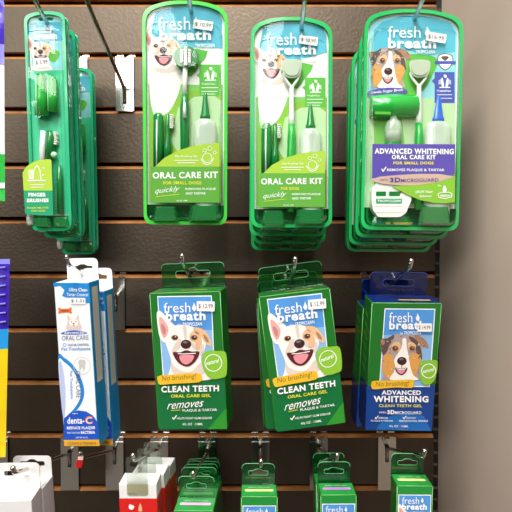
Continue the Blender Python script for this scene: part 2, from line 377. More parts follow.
def dog_aussie(a, l=4, T=None, seed=3):
    old = a.T; A = lambda x, y: (370 + x/8.533, 320 + y/8.533)
    a.T = (lambda x, y: T(*A(x, y))) if T else A
    g_ = G
    a.poly([(88, 165), (130, 165), (160, 150), (200, 125), (245, 118), (300, 128), (380, 128), (430, 142), (480, 180), (500, 240), (470, 230), (445, 235), (448, 300), (435, 370), (415, 430), (440, 500), (400, 512), (120, 512), (115, 480), (100, 400), (108, 320), (95, 250), (86, 200)], g_['furg'], l, 2)
    a.poly([(85, 165), (150, 155), (205, 125), (195, 175), (165, 215), (145, 270), (110, 300), (92, 220)], g_['furd'], l+1, 3)
    a.poly([(90, 172), (120, 168), (125, 200), (105, 215)], g_['furb'], l+2, 3)
    a.poly([(375, 128), (430, 140), (480, 180), (500, 242), (470, 228), (435, 218), (405, 185)], g_['furb'], l+1, 3)
    a.poly([(330, 140), (385, 160), (430, 230), (445, 330), (425, 325), (395, 275), (385, 225), (350, 180)], g_['furd'], l+2, 3)
    a.poly([(120, 310), (160, 285), (200, 320), (215, 390), (200, 430), (185, 500), (135, 485), (103, 400)], g_['tan'], l+2, 3)
    a.poly([(345, 300), (395, 285), (435, 330), (410, 420), (372, 480), (335, 410)], g_['tan'], l+3, 3)
    a.poly([(190, 205), (235, 185), (262, 215), (245, 265), (195, 262), (175, 240)], g_['tanl'], l+2, 3)
    a.poly([(320, 205), (350, 185), (392, 215), (380, 258), (335, 260)], g_['tanl'], l+3, 3)
    a.poly([(278, 160), (308, 160), (314, 230), (330, 310), (345, 400), (370, 470), (405, 512), (175, 512), (200, 450), (216, 400), (205, 345), (235, 290), (265, 240), (275, 200)], g_['cream'], l+4, 3)
    rn = random.Random(seed)
    for k in range(46):
        x, y = rn.choice(((rn.uniform(100, 200), rn.uniform(180, 300)), (rn.uniform(180, 270), rn.uniform(130, 200)), (rn.uniform(320, 430), rn.uniform(140, 330)), (rn.uniform(110, 200), rn.uniform(330, 500)), (rn.uniform(350, 430), rn.uniform(300, 450)), (rn.uniform(400, 480), rn.uniform(150, 230))))
        a.ell(x, y, rn.uniform(4, 11), rn.uniform(3, 7), rn.choice((g_['furd'], g_['furb'], g_['creams'], g_['furg'])), l+3 + .3*(k % 3), rn.uniform(0, 180), 7)
    for x, r in ((215, 24), (360, 22)):
        a.ell(x, 242, r*1.2, r*1.0, g_['furb'], l+5); a.ell(x, 242, r*.9, r*.8, g_['eye'], l+6); a.ell(x+2, 242, r*.45, r*.45, g_['iris'], l+7, n=10); a.ell(x+5, 236, 4, 4, white, l+8, n=6)
    a.ell(272, 350, 41, 35, g_['nose'], l+6); a.ell(268, 335, 18, 8, g_['nosel'], l+7)
    a.stroke([(272, 384), (270, 408)], 6, g_['furd'], l+6)
    a.poly([(215, 408), (262, 414), (318, 408), (305, 448), (268, 472), (230, 450)], g_['mouth'], l+6, 3)
    a.poly([(232, 425), (265, 418), (300, 425), (290, 448), (266, 460), (242, 448)], g_['tongue'], l+7, 3)
    a.stroke([(226, 416), (262, 421), (306, 416)], 7, white, l+8)
    a.T = old
def leafmark(a, x, y, s, mat, l=3):
    a.poly([(x, y-s), (x+.25*s, y-.45*s), (x+.5*s, y+.1*s), (x+.42*s, y+.6*s), (x+.1*s, y+s), (x-.3*s, y+.55*s), (x-.4*s, y+.1*s), (x-.12*s, y-.4*s)], mat, l, 3)
def sticker(parent, frame, cx, cy, w_, h_, ang, price, y, l=9, mat=None):
    a = Art(on(frame, y)); c, s_ = cos(R(ang)), sin(R(ang)); q = lambda u, v: (cx + u*c - v*s_, cy + u*s_ + v*c)
    a.poly(fillet([q(-w_/2, -h_/2), q(w_/2, -h_/2), q(w_/2, h_/2), q(-w_/2, h_/2)], .8, 3), mat or stick, l)
    o = a.build('price_sticker', parent); o['label'] = 'white price sticker'
    a = Art(on(frame, y)); a.text(price, q(-w_*.4, h_*.25), q(w_*.4, h_*.25), h_*.5, ink, l+2, .01); a.build('price_lettering', o)

# ------------------------------------------------------------------ gel boxes
def shape_carton(name, e, W, H_, D, front, side, top=None, edge=None, split=None):
    """folded carton: front at y=0, back at y=D, top edge at z=0"""
    m = MB(); b = .0007
    m.box(-W/2, W/2, 0, D, -H_, 0, side, b)
    m.box(-W/2+.0004, W/2-.0004, -.00015, .001, -H_+.0004, -.0004, front)
    if top: m.box(-W/2+.0008, W/2-.0008, .001, D-.001, -.001, .00015, top)
    if edge:  # edge highlights drawn as paler lines along the front
        for sx_ in (-1, 1): m.tube([(sx_*(W/2-.0004), .0002, -.001), (sx_*(W/2-.0004), .0002, -H_*.62)], .00045, edge, 6)
        m.tube([(-W/2+.001, .0002, -.0004), (W/2-.001, .0002, -.0004)], .0005, edge, 6)
    if split:
        zc, mat2 = split
        m.box(-W/2-.00012, W/2+.00012, -.0002, D+.0001, -H_-.0001, zc, mat2, b)
    return m.build(name, e)
TABEDGE = {greent: M('tab_edge_green', '#58b070', .3, .5), greend: M('tab_edge_green', '#58b070', .3, .5), navyt: M('tab_edge_blue', '#28468c', .3, .5)}
def hang_tab(e, W, D, h, mat, name='hang_tab', cx=0, sw=.034, sh=.008, sz_=None, t=.0006, lab=None):
    m = MB(); z1 = h; zc = sz_ or h * .55
    out = fillet([(cx-W/2, -.006), (cx-W/2, z1), (cx+W/2, z1), (cx+W/2, -.006)], [0, .006, .006, 0], 5)
    slot = fillet([(cx-sw/2, zc-sh/2), (cx-sw/2, zc+sh/2), (cx-.006, zc+sh/2), (cx-.003, zc+sh*.9), (cx+.003, zc+sh*.9), (cx+.006, zc+sh/2), (cx+sw/2, zc+sh/2), (cx+sw/2, zc-sh/2)], [sh*.4, sh*.4, .001, .002, .002, .001, sh*.4, sh*.4], 4)
    m.prism(out, [slot], D, D + t, mat)
    m.box(cx-W/2, cx+W/2, D-.0012, D+.0012, -.001, .001, mat, .0004)
    if mat in TABEDGE:
        pe = [(p[0], D, p[1]) for p in out if p[1] > 0]; m.tube(pe, .00042, TABEDGE[mat], 6); m.tube([(p[0], D, p[1]) for p in slot + slot[:1]], .00032, TABEDGE[mat], 6)
    o = m.build(name, e)
    if lab: o['label'] = lab
    return o
def side_text(e, t, x, W, z0, z1, yc, h, mat):
    a = Art(lambda u, v, l: Vector((x + (l if x > 0 else -l), u, -v)))
    a.text(t, (yc + h/2, -z1), (yc + h/2, -z0), h, mat, 2, .01)
    return a.build('side_lettering', e)

def gel_box_ct():
    fr = Frame((-.0766, -.1789, CAMZ-.052), (-2.77, 2.87, -7.57)); W, Hh, D = .078, .150, .036
    e = thing('gel_box', fr, 'green clean teeth gel box hanging nearly straight at left of the gel boxes', 'box', 'clean teeth gel boxes')
    shape_carton('carton', e, W, Hh, D, G['gbox'], G['gbox'], G['gbox'], G['edge_hilite'])
    hang_tab(e, .073, D, .028, greent, cx=.001, sw=.040, lab='see-through green hanging tab')
    a = Art(lambda u, v, l: Vector((u, v, .0002 + l))); a.rect(-.008, .012, .022, .0145, G['yels'], 2); a.build('top_strip', e)
    A = Art(on(fr, -.00016))
    A.poly([(160, 378), (224, 376), (226.6, 429), (159.8, 429.3), (158.2, 405)], G['gdark'], 1)
    A.poly([(226.3, 408), (226.8, 429), (208, 429.3)], G['gmid'], 1.6)
    A.poly([(157.2, 296.2), (211.8, 295.4), (215, 379), (163, 379)], white, 2)
    A.poly([(158, 297.2), (211, 296.5), (214, 378), (164, 378)], G['blue'], 3)
    A.poly([(159.8, 330), (212.2, 330), (214, 378), (164, 378)], G['blueL'], 3.5)
    fp = A.build('front_print', e)
    A = Art(on(fr, -.00016)); dog_white(A, 5); A.build('dog_picture', fp)
    A = Art(on(fr, -.00016))
    A.poly([(203, 354), (209, 350.5), (217, 351), (226, 353), (226.6, 374), (221, 378), (212, 379), (206, 374), (202, 364)], G['limed'], 12, 3)
    A.ring(213.3, 362.8, 8.4, .8, white, 13); A.text('natural', (206.5, 365.5), (220, 362), 4.2, white, 13, .015, .4)
    A.build('natural_badge', fp)
    A = Art(on(fr, -.00016))
    A.poly([(157.5, 376.5), (164, 375), (176, 374.6), (190, 373), (200, 373.8), (202, 377.5), (200, 382), (186, 383.2), (170, 384), (160, 384.8), (157.8, 381)], G['yellow'], 16, 2)
    A.text('No brushing!', (162, 382.6), (196.5, 380), 6.6, G['brush'], 17, 0, .15)
    A.build('yellow_banner', fp)
    A = Art(on(fr, -.00016))
    A.text('fresh', (163.8, 313), (190.5, 312.4), 10.2, white, 14, .0)
    A.text('breath', (166, 321), (205.6, 320.4), 9.6, white, 14, .032)
    leafmark(A, 193.8, 307, 4.4, white, 14)
    A.text('by', (178, 326.6), (181, 326.6), 3, white, 14); A.text('TROPICLEAN', (182.5, 326), (202, 325.6), 3.4, white, 14, .01)
    A.text('CLEAN TEETH', (161.3, 392.6), (219, 391.4), 6.4, white, 14, .035)
    A.text('ORAL CARE GEL', (171, 397.8), (210.7, 397), 3.2, G['ytext'], 14, .02)
    A.text('removes', (167, 409.5), (204, 406.5), 5.6, white, 14, 0, .5)
    A.stroke([(171, 410.6), (180, 410)], .6, G['ytext'], 14)
    A.text('PLAQUE & TARTAR', (182.6, 412.2), (217, 411.4), 2.9, white, 14, .01)
    A.stroke([(172.6, 417.5), (173.8, 419.4), (176.4, 415.6)], 1, white, 14)
    A.text('HELPS FIGHT GUM DISEASE', (177, 419.4), (212, 419), 2.1, white, 14, .005)
    A.text('4FL OZ · 118ML', (182.4, 425.4), (203, 425.2), 2.3, white, 14, .01)
    A.build('lettering', fp)
    sticker(e, fr, 205.7, 306.3, 18, 10, 1, '$ 12.99', -.00016, 20)
    side_text(e, 'ADVANCED ORAL CARE GEL', W/2, W, -.12, -.02, .019, .007, G['gtext'])
    return e
ct = gel_box_ct()
PZ = lambda v, k: Vector(v) + PEG * k
ct2 = copy_at(ct, (.0416, -.1701, CAMZ-.0531)); ct2.rotation_euler = RM(-7.24, 2.02, .71).to_euler()
ct2['label'] = 'green clean teeth gel box tilted on its hook, front of three'
c3 = copy_at(ct2, PZ(ct2.location, .041) + Vector((-.001, 0, -.001)), 3.4, 1, 'green clean teeth gel box second on the hook behind the tilted one')
c4 = copy_at(ct2, PZ(ct2.location, .083) + Vector((-.002, 0, -.001)), 4.0, .6, 'green clean teeth gel box last on the hook behind the tilted one')

def gel_box_aw():
    fr = Frame((.1648, -.1683, CAMZ-.0647), (.99, 8.6, 1.6)); W, Hh, D = .077, .150, .035
    e = thing('gel_box', fr, 'blue and green whitening gel box at the front of its hook', 'box', 'whitening gel boxes')
    shape_carton('carton', e, W, Hh, D, G['gbox'], G['gbox'], G['navyd'], G['edge_hilite'], split=(-.096, G['navyd']))
    hang_tab(e, .066, D, .027, navyt, cx=.000, sw=.036, lab='see-through navy hanging tab')
    a = Art(lambda u, v, l: Vector((u, v, .0002 + l))); a.rect(-.006, .010, .030, .0135, G['yellow'], 2); a.build('top_strip', e)
    A = Art(on(fr, -.00022))
    A.poly([(366.6, 386.5), (434.8, 385), (431.6, 431), (366, 429.6)], G['navy'], 1)
    A.poly([(376, 429.6), (384, 418), (404, 412), (424, 416), (431, 431)], G['navyl'], 1.6, 0)
    A.poly([(384.6, 308.4), (435.4, 308.7), (430, 387), (379, 387)], white, 2)
    A.poly([(385.5, 309.4), (434.4, 309.7), (429, 386), (380, 386)], G['blueL'], 3)
    A.poly([(385.5, 309.4), (434.4, 309.7), (432.5, 335), (383.6, 335)], G['blue'], 3.5)
    fp = A.build('front_print', e)
    A = Art(on(fr, -.00022)); dog_aussie(A, 5); A.build('dog_picture', fp)
    A = Art(on(fr, -.00022))
    A.poly([(422, 361), (430, 360.4), (437.6, 361), (436, 377), (431, 384), (424, 384.6), (420, 378), (420, 366)], G['limed'], 16, 2)
    A.ring(428.6, 371, 7, .8, white, 17); A.text('natural', (423, 373.6), (434.6, 370.8), 4, white, 17, .015, .4)
    A.build('natural_badge', fp)
    A = Art(on(fr, -.00022))
    A.poly([(371.5, 382), (376, 380.8), (392, 380.4), (407, 379.6), (413.6, 380), (414, 384), (411.5, 388), (396, 387.4), (380, 388.8), (372, 389)], G['yellow'], 16, 2)
    A.text('No brushing!', (375.8, 388), (409.5, 386.6), 6.2, G['brush'], 17, 0, .15)
    A.build('yellow_banner', fp)
    A = Art(on(fr, -.00022))
    A.text('fresh', (389.3, 322.6), (412.4, 322.4), 10.2, white, 14, .0); A.text('breath', (389.2, 329.6), (425, 329.4), 8.6, white, 14, .032)
    leafmark(A, 417.5, 317.3, 4.2, white, 14)
    A.text('by', (400, 335), (403, 335), 3, white, 14); A.text('TROPICLEAN', (404, 334.6), (421, 334.6), 3.3, white, 14, .01)
    A.text('ADVANCED', (381.6, 394.8), (421, 395), 4.6, white, 14, .035)
    A.text('WHITENING', (373.6, 402.2), (428.4, 402.4), 6.4, white, 14, .04)
    A.text('CLEAN TEETH GEL', (378.8, 407), (422, 407.3), 2.9, G['ytext'], 14, .02)
    A.text('WITH', (379, 413.4), (386, 413.5), 1.9, white, 14, .01); A.text('3D', (387.2, 414.2), (394.6, 414.3), 4.2, white, 14, .04)
    A.text('MICROGUARD', (395, 414.2), (421.4, 414.3), 3, white, 14, .01)
    for x, s1, s2 in ((371, 'REMOVES', 'PLAQUE & TARTAR'), (399, 'HELPS FIGHT', 'PERIODONTAL DISEASE')):
        A.stroke([(x+4, 417.4), (x+5, 418.8), (x+7.2, 416)], .8, white, 14)
        A.text(s1, (x+7.6, 418.8), (x+17, 418.9), 1.7, white, 14, .005); A.text(s2, (x, 421.8), (x+(22 if x < 380 else 29), 422), 1.9, white, 14, .005)
    A.text('4FL OZ · 118ML', (389, 427.2), (408.5, 427.4), 2.1, white, 14, .01)
    A.build('lettering', fp)
    sticker(e, fr, 424.6, 327.6, 14.5, 8.5, 1, '$ 14.99', -.00022, 20)
    a = Art(lambda u, v, l: Vector((-W/2 - .0002 - l, u, v)))
    for k in range(6):
        a.poly([(.012, -.02-k*.0125), (.026, -.014-k*.0125), (.026, -.0165-k*.0125), (.012, -.0225-k*.0125)], G['leaf'], 1)
    a.build('side_print', e)
    return e
aw = gel_box_aw()
copy_at(aw, PZ(aw.location, .043) + Vector((-.001, 0, .001)), .4, .5, 'blue and green whitening gel box behind the front one')

# small gel boxes of the bottom row
def small_gel_box(c0, c1, d, strip, label, group, tabm, rpy=(0, 4, 0), dogk='white'):
    p0, p1 = P(*c0, d), P(*c1, d); W = (p1 - p0).length; o = (p0 + p1) / 2; fr = Frame(o, (rpy[0], rpy[1], rpy[2])); Hh, D = .112, .027
    e = thing('small_gel_box', fr, label, 'box', group)
    shape_carton('carton', e, W, Hh, D, G['gsm'], G['gbox'], G['gsm'], G['edge_hilite'])
    hang_tab(e, W*.94, D, .024, tabm, cx=-.001, sw=.022, sh=.005, lab='see-through green hanging tab')
    a = Art(lambda u, v, l: Vector((u, v, .0002 + l)))
    a.poly(fillet([(-W*.4, .010), (W*.4, .010), (W*.4, .0155), (-W*.4, .0155)], .002, 3), strip, 2)
    a.text('EASY TO USE', (-W*.3, .0185), (W*.3, .0185), -.0022, G['mint'], 2, .01)
    a.build('top_print', e)
    A = Art(lambda u, v, l: Vector(((u-18)/36*W, -.0002-l, -v/36*W)))
    A.rect(1.5, 9, 34.5, 62, white, 1); A.rect(2.3, 9.8, 33.7, 61, G['blue'], 2)
    A.rect(.4, 62, 35.6, 105, G['gdark'], 1)
    fp = A.build('front_print', e)
    A = Art(A.fn); dog_white(A, 4, lambda x, y: (18 + (x-186)*.58, 42 + (y-350)*.6)); A.build('dog_picture', fp)
    A = Art(A.fn); A.text('fresh', (5, 18), (22, 18), 7, white, 12, 0); A.text('breath', (5, 24), (30, 24), 6.4, white, 12, .045); leafmark(A, 25, 14, 2.8, white, 12)
    A.text('TROPICLEAN', (16, 28), (29, 28), 2.2, white, 12, .01)
    A.text('CLEAN TEETH', (4, 70), (32, 70), 4, white, 12, .03); A.text('ORAL CARE GEL', (8, 75), (28, 75), 2.2, G['ytext'], 12, .02)
    A.build('lettering', fp)
    return e
s1 = small_gel_box((241, 496.5), (277.5, 496.5), .185, G['limes'], 'small green box hanging alone at bottom centre', None, greend, (0, 2, 0))
s2 = small_gel_box((320.5, 495), (356.5, 494.5), .185, G['purps'], 'small green box with purple top strip, in front of its twin', None, greend, (-.4, 2, 0))
s3 = small_gel_box((316, 484), (350.5, 484), .155, G['mint'], 'small green box partly hidden behind the purple striped one', None, greend, (-.6, 2, 1))
s4 = small_gel_box((397, 485.5), (433, 486), .180, G['limes'], 'small green box nearest the side panel at bottom right', None, greend, (.5, 2, 0))
s5 = small_gel_box((173.5, 511), (213.5, 510), .195, G['pinks'], 'small green box with pink top strip, front of the crowded stack', None, greent, (-1, 2, -3))
s5b = small_gel_box((177, 500), (216, 499), .167, G['mint'], 'small green box with mint top strip, second in the crowded stack', None, greent, (-1.5, 2, -3))
cp = s5b
for k in range(3):
    copy_at(s5b, PZ(s5b.location, .0285*(k+1)) + Vector((-.001*k, 0, 0)), (-.8, .8, -1.5)[k], (1, -2, 2)[k],
        ('small green box third in the crowded stack, mostly covered', 'small green box fourth in the crowded stack, mostly covered', 'small green box at the back of the crowded stack')[k])

# red and white cartons, and white cartons at the left
def red_carton(c0, c1, d, label, rpy):
    p0, p1 = P(*c0, d), P(*c1, d); W = (p1-p0).length; fr = Frame((p0+p1)/2, rpy); D = .024
    e = thing('red_carton', fr, label, 'box', 'red and white cartons')
    m = MB(); m.box(-W/2, W/2, 0, D, -.11, 0, G['cardw'], .0007); m.box(-W/2-.0003, W/2+.0003, -.0003, D+.0003, -.1103, -.016, G['red'], .0007)
    m.build('carton', e)
    m = MB(); out = fillet([(-W*.28, -.013), (-W*.28, .030), (W*.28, .030), (W*.28, -.013)], .003, 4)
    slot = fillet([(-W*.18, .019), (-W*.18, .024), (W*.18, .024), (W*.18, .019)], .002, 3)
    m.prism(out, [slot], -.0008, -.0004, cleart); o = m.build('hang_tab', e); o['label'] = 'clear plastic hanging tab'
    m2 = MB(); m2.prism(fillet([(-W*.27, -.012), (-W*.27, -.0005), (W*.27, -.0005), (W*.27, -.012)], .002, 3), [], -.0004, -.0003, G['beige']); m2.build('adhesive_patch', o)
    A = Art(lambda u, v, l: Vector((u, -.0004-l, -v)))
    A.poly([(-.010, .024), (-.0085, .0225), (-.004, .025), (-.0065, .0285), (-.010, .0275)], white, 2, 2)
    A.poly([(0, .030), (.001, .0235), (.003, .022), (.004, .030)], G['tanl'], 2, 2)
    A.build('front_print', e)
    return e
red_carton((118.5, 484), (156.5, 483.5), .190, 'red and white carton at the front of its hook', (-1, 4, -2))
red_carton((131, 474.5), (164, 473.5), .155, 'red and white carton second on its hook', (-2, 4, -6))
red_carton((138, 467), (170, 466), .122, 'red and white carton at the back of its hook', (-3, 4, -8))
def white_carton(c0, c1, d, label, rpy, D=.03, h=.026):
    p0, p1 = P(*c0, d), P(*c1, d); W = (p1-p0).length; fr = Frame((p0+p1)/2, rpy)
    e = thing('white_carton', fr, label, 'box', 'white cartons at the lower left')
    m = MB(); m.box(-W/2, W/2, 0, D, -.10, 0, G['cardw'], .001); m.box(-W/2+.001, W/2-.001, .004, D*.5, .0002, .0012, G['cardw'], .0004)
    m.build('carton', e)
    hang_tab(e, W*.95, D, h, G['cardw'], sw=W*.62, sh=.006, sz_=.014, t=.0009)
    A = Art(lambda u, v, l: Vector((u, -.0002-l, -v))); A.rect(-W*.35, .02, W*.35, .05, G['tpg'], 1); A.build('front_print', e)
    return e
white_carton((-16, 501), (31, 500), .190, 'white carton at the front of the lower left hook', (0, 6, 2), h=.026)
white_carton((0, 489), (42.5, 488), .155, 'white carton with an empty dark slot, behind the front one', (-1, 5, -2), h=.0235)

# ------------------------------------------------------------------ toothpaste cartons
def toothpaste():
    fr = Frame((-.199, -.1762, CAMZ-.0421), (-1.89, 3.87, -8.5)); W, Hh, D = .040, .182, .026
    e = thing('toothpaste_carton', fr, 'white and blue pet toothpaste carton at the front of its hook', 'box', 'toothpaste cartons')
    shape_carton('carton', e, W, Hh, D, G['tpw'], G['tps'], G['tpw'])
    hang_tab(e, .037, D, .024, G['tpw'], cx=.001, sw=.024, sh=.0045, t=.0007, lab='white card hanging tab with a slot')
    A = Art(on(fr, -.00016))
    A.poly([(53.2, 282.6), (88.8, 283.4), (90.6, 303), (84.5, 303.5), (83, 299), (66, 297.5), (62, 296), (64.5, 290), (60, 286), (53.6, 287)], G['tpb'], 1)
    # big curved swoosh and the printed tube
    A.poly([(58.2, 356), (64, 357.5), (72, 364), (79, 374), (83.5, 386), (84, 396), (80.5, 405), (74, 413), (64, 420), (60.5, 395)], G['tpb'], 1, 3)
    A.poly([(58.6, 360), (64, 362), (71, 368), (76.5, 377), (80, 387), (80.6, 396), (77.4, 404), (71, 412), (64, 417), (60.5, 395)], G['tpw'], 2, 3)
    A.poly([(59, 362), (62.5, 366), (65.5, 390), (65, 415), (63.3, 418), (60.5, 395)], G['tpl'], 3, 2)
    A.poly([(63.6, 419), (70, 413), (78, 410.4), (86, 411.4), (93, 415.5), (98, 423), (99.3, 439.5), (63.8, 440)], G['tpn'], 4, 0)
    A.poly([(63.8, 440), (99.3, 439.5), (99.6, 446), (64.2, 446)], G['tpy'], 4)
    A.ring(82, 366, 8.6, .5, G['tpg'], 3); A.poly([(78.5, 361), (82, 359.5), (85.5, 361), (85, 366), (84, 371), (82, 367), (80, 371), (79, 366)], G['tpg'], 3, 3)
    A.poly([(58, 308.5), (59.4, 307.4), (61, 308.8), (69, 308.4), (70.4, 307), (71.8, 308.4), (71.2, 310.6), (72, 312.8), (70.6, 313.8), (69, 312.6), (61, 313), (59.6, 314.2), (58.2, 312.9), (58.8, 310.7)], G['tpo'], 3, 3)
    A.poly([(60.5, 333.6), (66, 331.4), (74, 330.5), (82, 331.2), (87.5, 333.2), (80, 334.4), (68, 334.6)], G['tpn'], 3, 3)
    fp = A.build('front_print', e)
    A = Art(on(fr, -.00016))
    A.poly([(67, 316), (68.6, 315.4), (70.6, 318.6), (73.4, 318), (75.6, 318.4), (78, 315.2), (79, 316.4), (78.8, 320), (80, 323), (81, 329.6), (67, 329.8), (66.6, 325), (67.6, 321)], G['creams'], 4, 3)
    A.ell(73.6, 322.6, 4.6, 4, G['cream'], 5); A.ell(71.4, 321.8, .6, .6, G['eye'], 6, n=8); A.ell(75.8, 321.6, .6, .6, G['eye'], 6, n=8)
    A.ell(73.6, 323.6, .9, .7, G['nose'], 6, n=8); A.ell(73.7, 325.4, 1.2, .8, G['tongue'], 6, n=8)
    A.build('dog_picture', fp)
    A = Art(on(fr, -.00016)); T = A.text
    T('Ultra Clean', (69, 291.4), (87.2, 291.6), 3.6, white, 3, .02); T('Tartar Control', (66.6, 296), (88, 296.4), 3.2, white, 3, .01)
    T('Nylabone', (61, 312.2), (69.4, 312), 2.6, G['mouth'], 4, .01)
    T('ADVANCED', (64, 334.2), (84.6, 333.8), 2.2, white, 5, .03)
    T('ORAL CARE', (61.8, 340.6), (88.6, 340), 4.6, G['txt'], 3, 0)
    A.ring(64.6, 345, 1.5, .5, G['tpb'], 3); T('TARTAR CONTROL', (67.6, 346.3), (89, 345.9), 2.4, G['txt'], 3, .02)
    T('Pet Toothpaste', (61.4, 351.6), (90.4, 351), 4, G['tpb'], 3, .02)
    T('ORAL CARE', (75.6, 371), (76.4, 398), 4.6, G['txt'], 4, 0); T('Pet Toothpaste', (69, 371), (70, 399), 3.4, G['tpb'], 4, .01)
    T('Nylabone', (72.5, 414.6), (78, 414.4), 1.8, white, 5, .01)
    T('denta-', (67.4, 424), (84.4, 423.6), 6.6, white, 5, .02); T('C', (85, 424.2), (92.8, 424), 8, G['tpo'], 5, .05); T('C', (86, 423.6), (91.8, 423.6), 6.2, white, 6, .0)
    T('REDUCE PLAQUE', (67, 430), (95, 429.6), 3.4, white, 5, .04); T('THAT CONTAIN', (67, 433.8), (80, 433.6), 1.8, white, 5, .01); T('BACTERIA', (81, 434), (95, 433.8), 3, white, 5, .04)
    T('NET WT 2.5 OZ', (76, 438.3), (88, 438.2), 1.4, white, 5, .01)
    T('CLEANS & FRESHENS', (68, 445), (96, 444.8), 2.8, G['brush'], 6, .01)
    A.build('lettering', fp)
    sticker(e, fr, 77.5, 301, 16, 6.4, 1, '$ 1.31', -.00016, 7, G['tpw'])
    a = Art(lambda u, v, l: Vector((W/2 + .0001 + l, u, v)))
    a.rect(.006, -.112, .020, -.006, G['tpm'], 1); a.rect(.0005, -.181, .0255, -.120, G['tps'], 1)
    for k in range(7): a.rect(.008 + k*.0015, -.106, .0086 + k*.0015, -.012, G['tpg'], 2)
    for k in range(5): a.rect(.007 + k*.0026, -.17, .008 + k*.0026, -.128, G['tpb'], 2)
    a.build('side_print', e)
    return e
tp = toothpaste()
copy_at(tp, P(87.5, 291.5, .140) , .3, .5, 'white and blue pet toothpaste carton behind and right of the other')

# ------------------------------------------------------------------ blister kits
def kit_outline(W, H_, arch, rt, rb, i=0, top=0):
    """symmetrical tall card with arched top; x,z pairs, top centre at 0,top"""
    w = W/2 - i; b = -H_ + i; t = top - i
    return fillet([(w, b), (w, t-arch), (w*.45, t-arch*.12), (0, t), (-w*.45, t-arch*.12), (-w, t-arch), (-w, b)], [rb, rt, rt*.7, rt*.5, rt*.7, rt, rb], 6)
def slot_hole(cx, cz, w_, h_): return fillet([(cx-w_/2, cz-h_/2), (cx-w_/2, cz+h_/2), (cx+w_/2, cz+h_/2), (cx+w_/2, cz-h_/2)], h_*.45, 4)
def fill(m, loops, y, mat):
    tr = tessellate_polygon([[Vector((p[0], p[1], 0)) for p in l] for l in loops]); m.add([(p[0], y, p[1]) for l in loops for p in l], tr, mat)
def band(m, a, ya, b, yb, mat):
    n = len(a); m.add([(p[0], ya, p[1]) for p in a] + [(p[0], yb, p[1]) for p in b], [(i, (i+1) % n, n+(i+1) % n, n+i) for i in range(n)], mat, True)
def clip(pl, z, above):
    r = []
    for i in range(len(pl)):
        a, b = pl[i-1], pl[i]; ia, ib = ((a[1] > z) == above), ((b[1] > z) == above)
        if ia != ib: t = (z-a[1])/(b[1]-a[1]); r.append((a[0]+(b[0]-a[0])*t, z))
        if ib: r.append(b)
    return r
def shell(e, W, H_, arch, rt, rb, rimm, traym, slot, D=.017, rim=.0036, cov=clear, front=-.0125, head=.012):
    """flange ring, tray behind it, and a clear blister bulging forward below the hanging slot"""
    m = MB(); out = kit_outline(W, H_, arch, rt, rb); inn = kit_outline(W, H_, arch*.98, rt*.82, rb*.82, rim)
    m.prism(out, [inn], -.0010, .0022, rimm, traym); m.build('rim', e)
    m = MB(); K = lambda i: kit_outline(W, H_, arch, rt, rb, i)
    band(m, K(.0008), .0022, K(.0022), .006, traym); band(m, K(.0022), .006, K(.0004), .0072, traym); band(m, K(.0004), .0072, K(.0024), .011, traym)
    band(m, K(.0024), .011, K(.0008), .0122, traym); band(m, K(.0008), .0122, K(.0028), D, traym)
    fill(m, [K(.0028), slot], D, traym); m.build('tray', e)
    zt = slot[0][1] - head; r0 = rt*.8
    m = MB(); fill(m, [clip(kit_outline(W, H_, arch*.98, rt*.82, rb*.82, rim), zt, True), slot], .0004, cov)
    Q = lambda i, rr: fillet([(-W/2+rim+i, -H_+rim+i), (-W/2+rim+i, zt-i), (W/2-rim-i, zt-i), (W/2-rim-i, -H_+rim+i)], [rb*.8, rr, rr, rb*.8], 7)
    band(m, Q(.0008, r0), .0003, Q(.0022, r0), front*.75, cov); band(m, Q(.0022, r0), front*.75, Q(.0045, r0*.85), front, cov)
    fill(m, [Q(.0045, r0*.85)], front, cov); m.build('clear_blister', e)
def card(e, fr, W, H_, arch, rt, rb, y, slot, zbot, tl, tg, split_px, rim=.0037):
    """printed card behind the clear cover: white edge, blue upper field, green lower field"""
    m = MB(); zs_ = fr.L(256, split_px, y).z
    o0 = clip(kit_outline(W, H_, arch, rt*.7, rb*.7, rim), zbot, True); o1 = kit_outline(W, H_, arch*.97, rt*.6, rb*.6, rim + .0018)
    def fl(pl, holes, yy, mat):
        tr = tessellate_polygon([[Vector((p[0], p[1], 0)) for p in l] for l in [pl] + holes]); m.add([(p[0], yy, p[1]) for l in [pl]+holes for p in l], tr, mat)
    fl(o0, [slot], y+.0003, white); fl(clip(o1, zs_, True), [slot], y, tl); lo = clip(clip(o1, zs_-.0016, False), zbot+.001, True); fl(lo, [], y, tg)
    return m.build('printed_card', e)
def bottle(e, fr, x0, x1, ytip, yneck, ybody, ybot, yc, cap, body, liquid, lev=.62):
    """squeeze bottle with pointed nozzle; photo pixels across and down, yc its depth in the tray"""
    a, b = fr.L(x0, ybody, yc), fr.L(x1, ybody, yc); r = (b.x-a.x)/2; cx = (a.x+b.x)/2
    Z = lambda v: fr.L((x0+x1)/2, v, yc).z
    zt_, zn, zb_, z0 = Z(ytip), Z(yneck), Z(ybody), Z(ybot); r2 = min(r, .0062)
    m = MB(); hb = zn - z0
    m.lathe([(r*.86, 0), (r, .003), (r, hb*.5), (r*.99, hb-.009), (r*.93, hb-.0045), (r*.66, hb-.0015), (r*.5, hb)], cx, yc, z0, body, 22, 1, r2/r)
    o = m.build('bottle', e)
    m = MB(); hc = zt_-zn; m.lathe([(r*.44, -.001), (r*.44, hc*.12), (r*.36, hc*.18), (r*.16, hc*.92), (r*.08, hc)], cx, yc, zn, cap, 16, 1, min(1, r2/r)); m.build('nozzle', o)
    m = MB(); m.lathe([(r*.8, .001), (r*.94, .004), (r*.94, hb*lev), (r*.93, hb*(lev+.005))], cx, yc, z0, liquid, 18, 1, r2/r*.98); m.build('liquid', o)
    return o
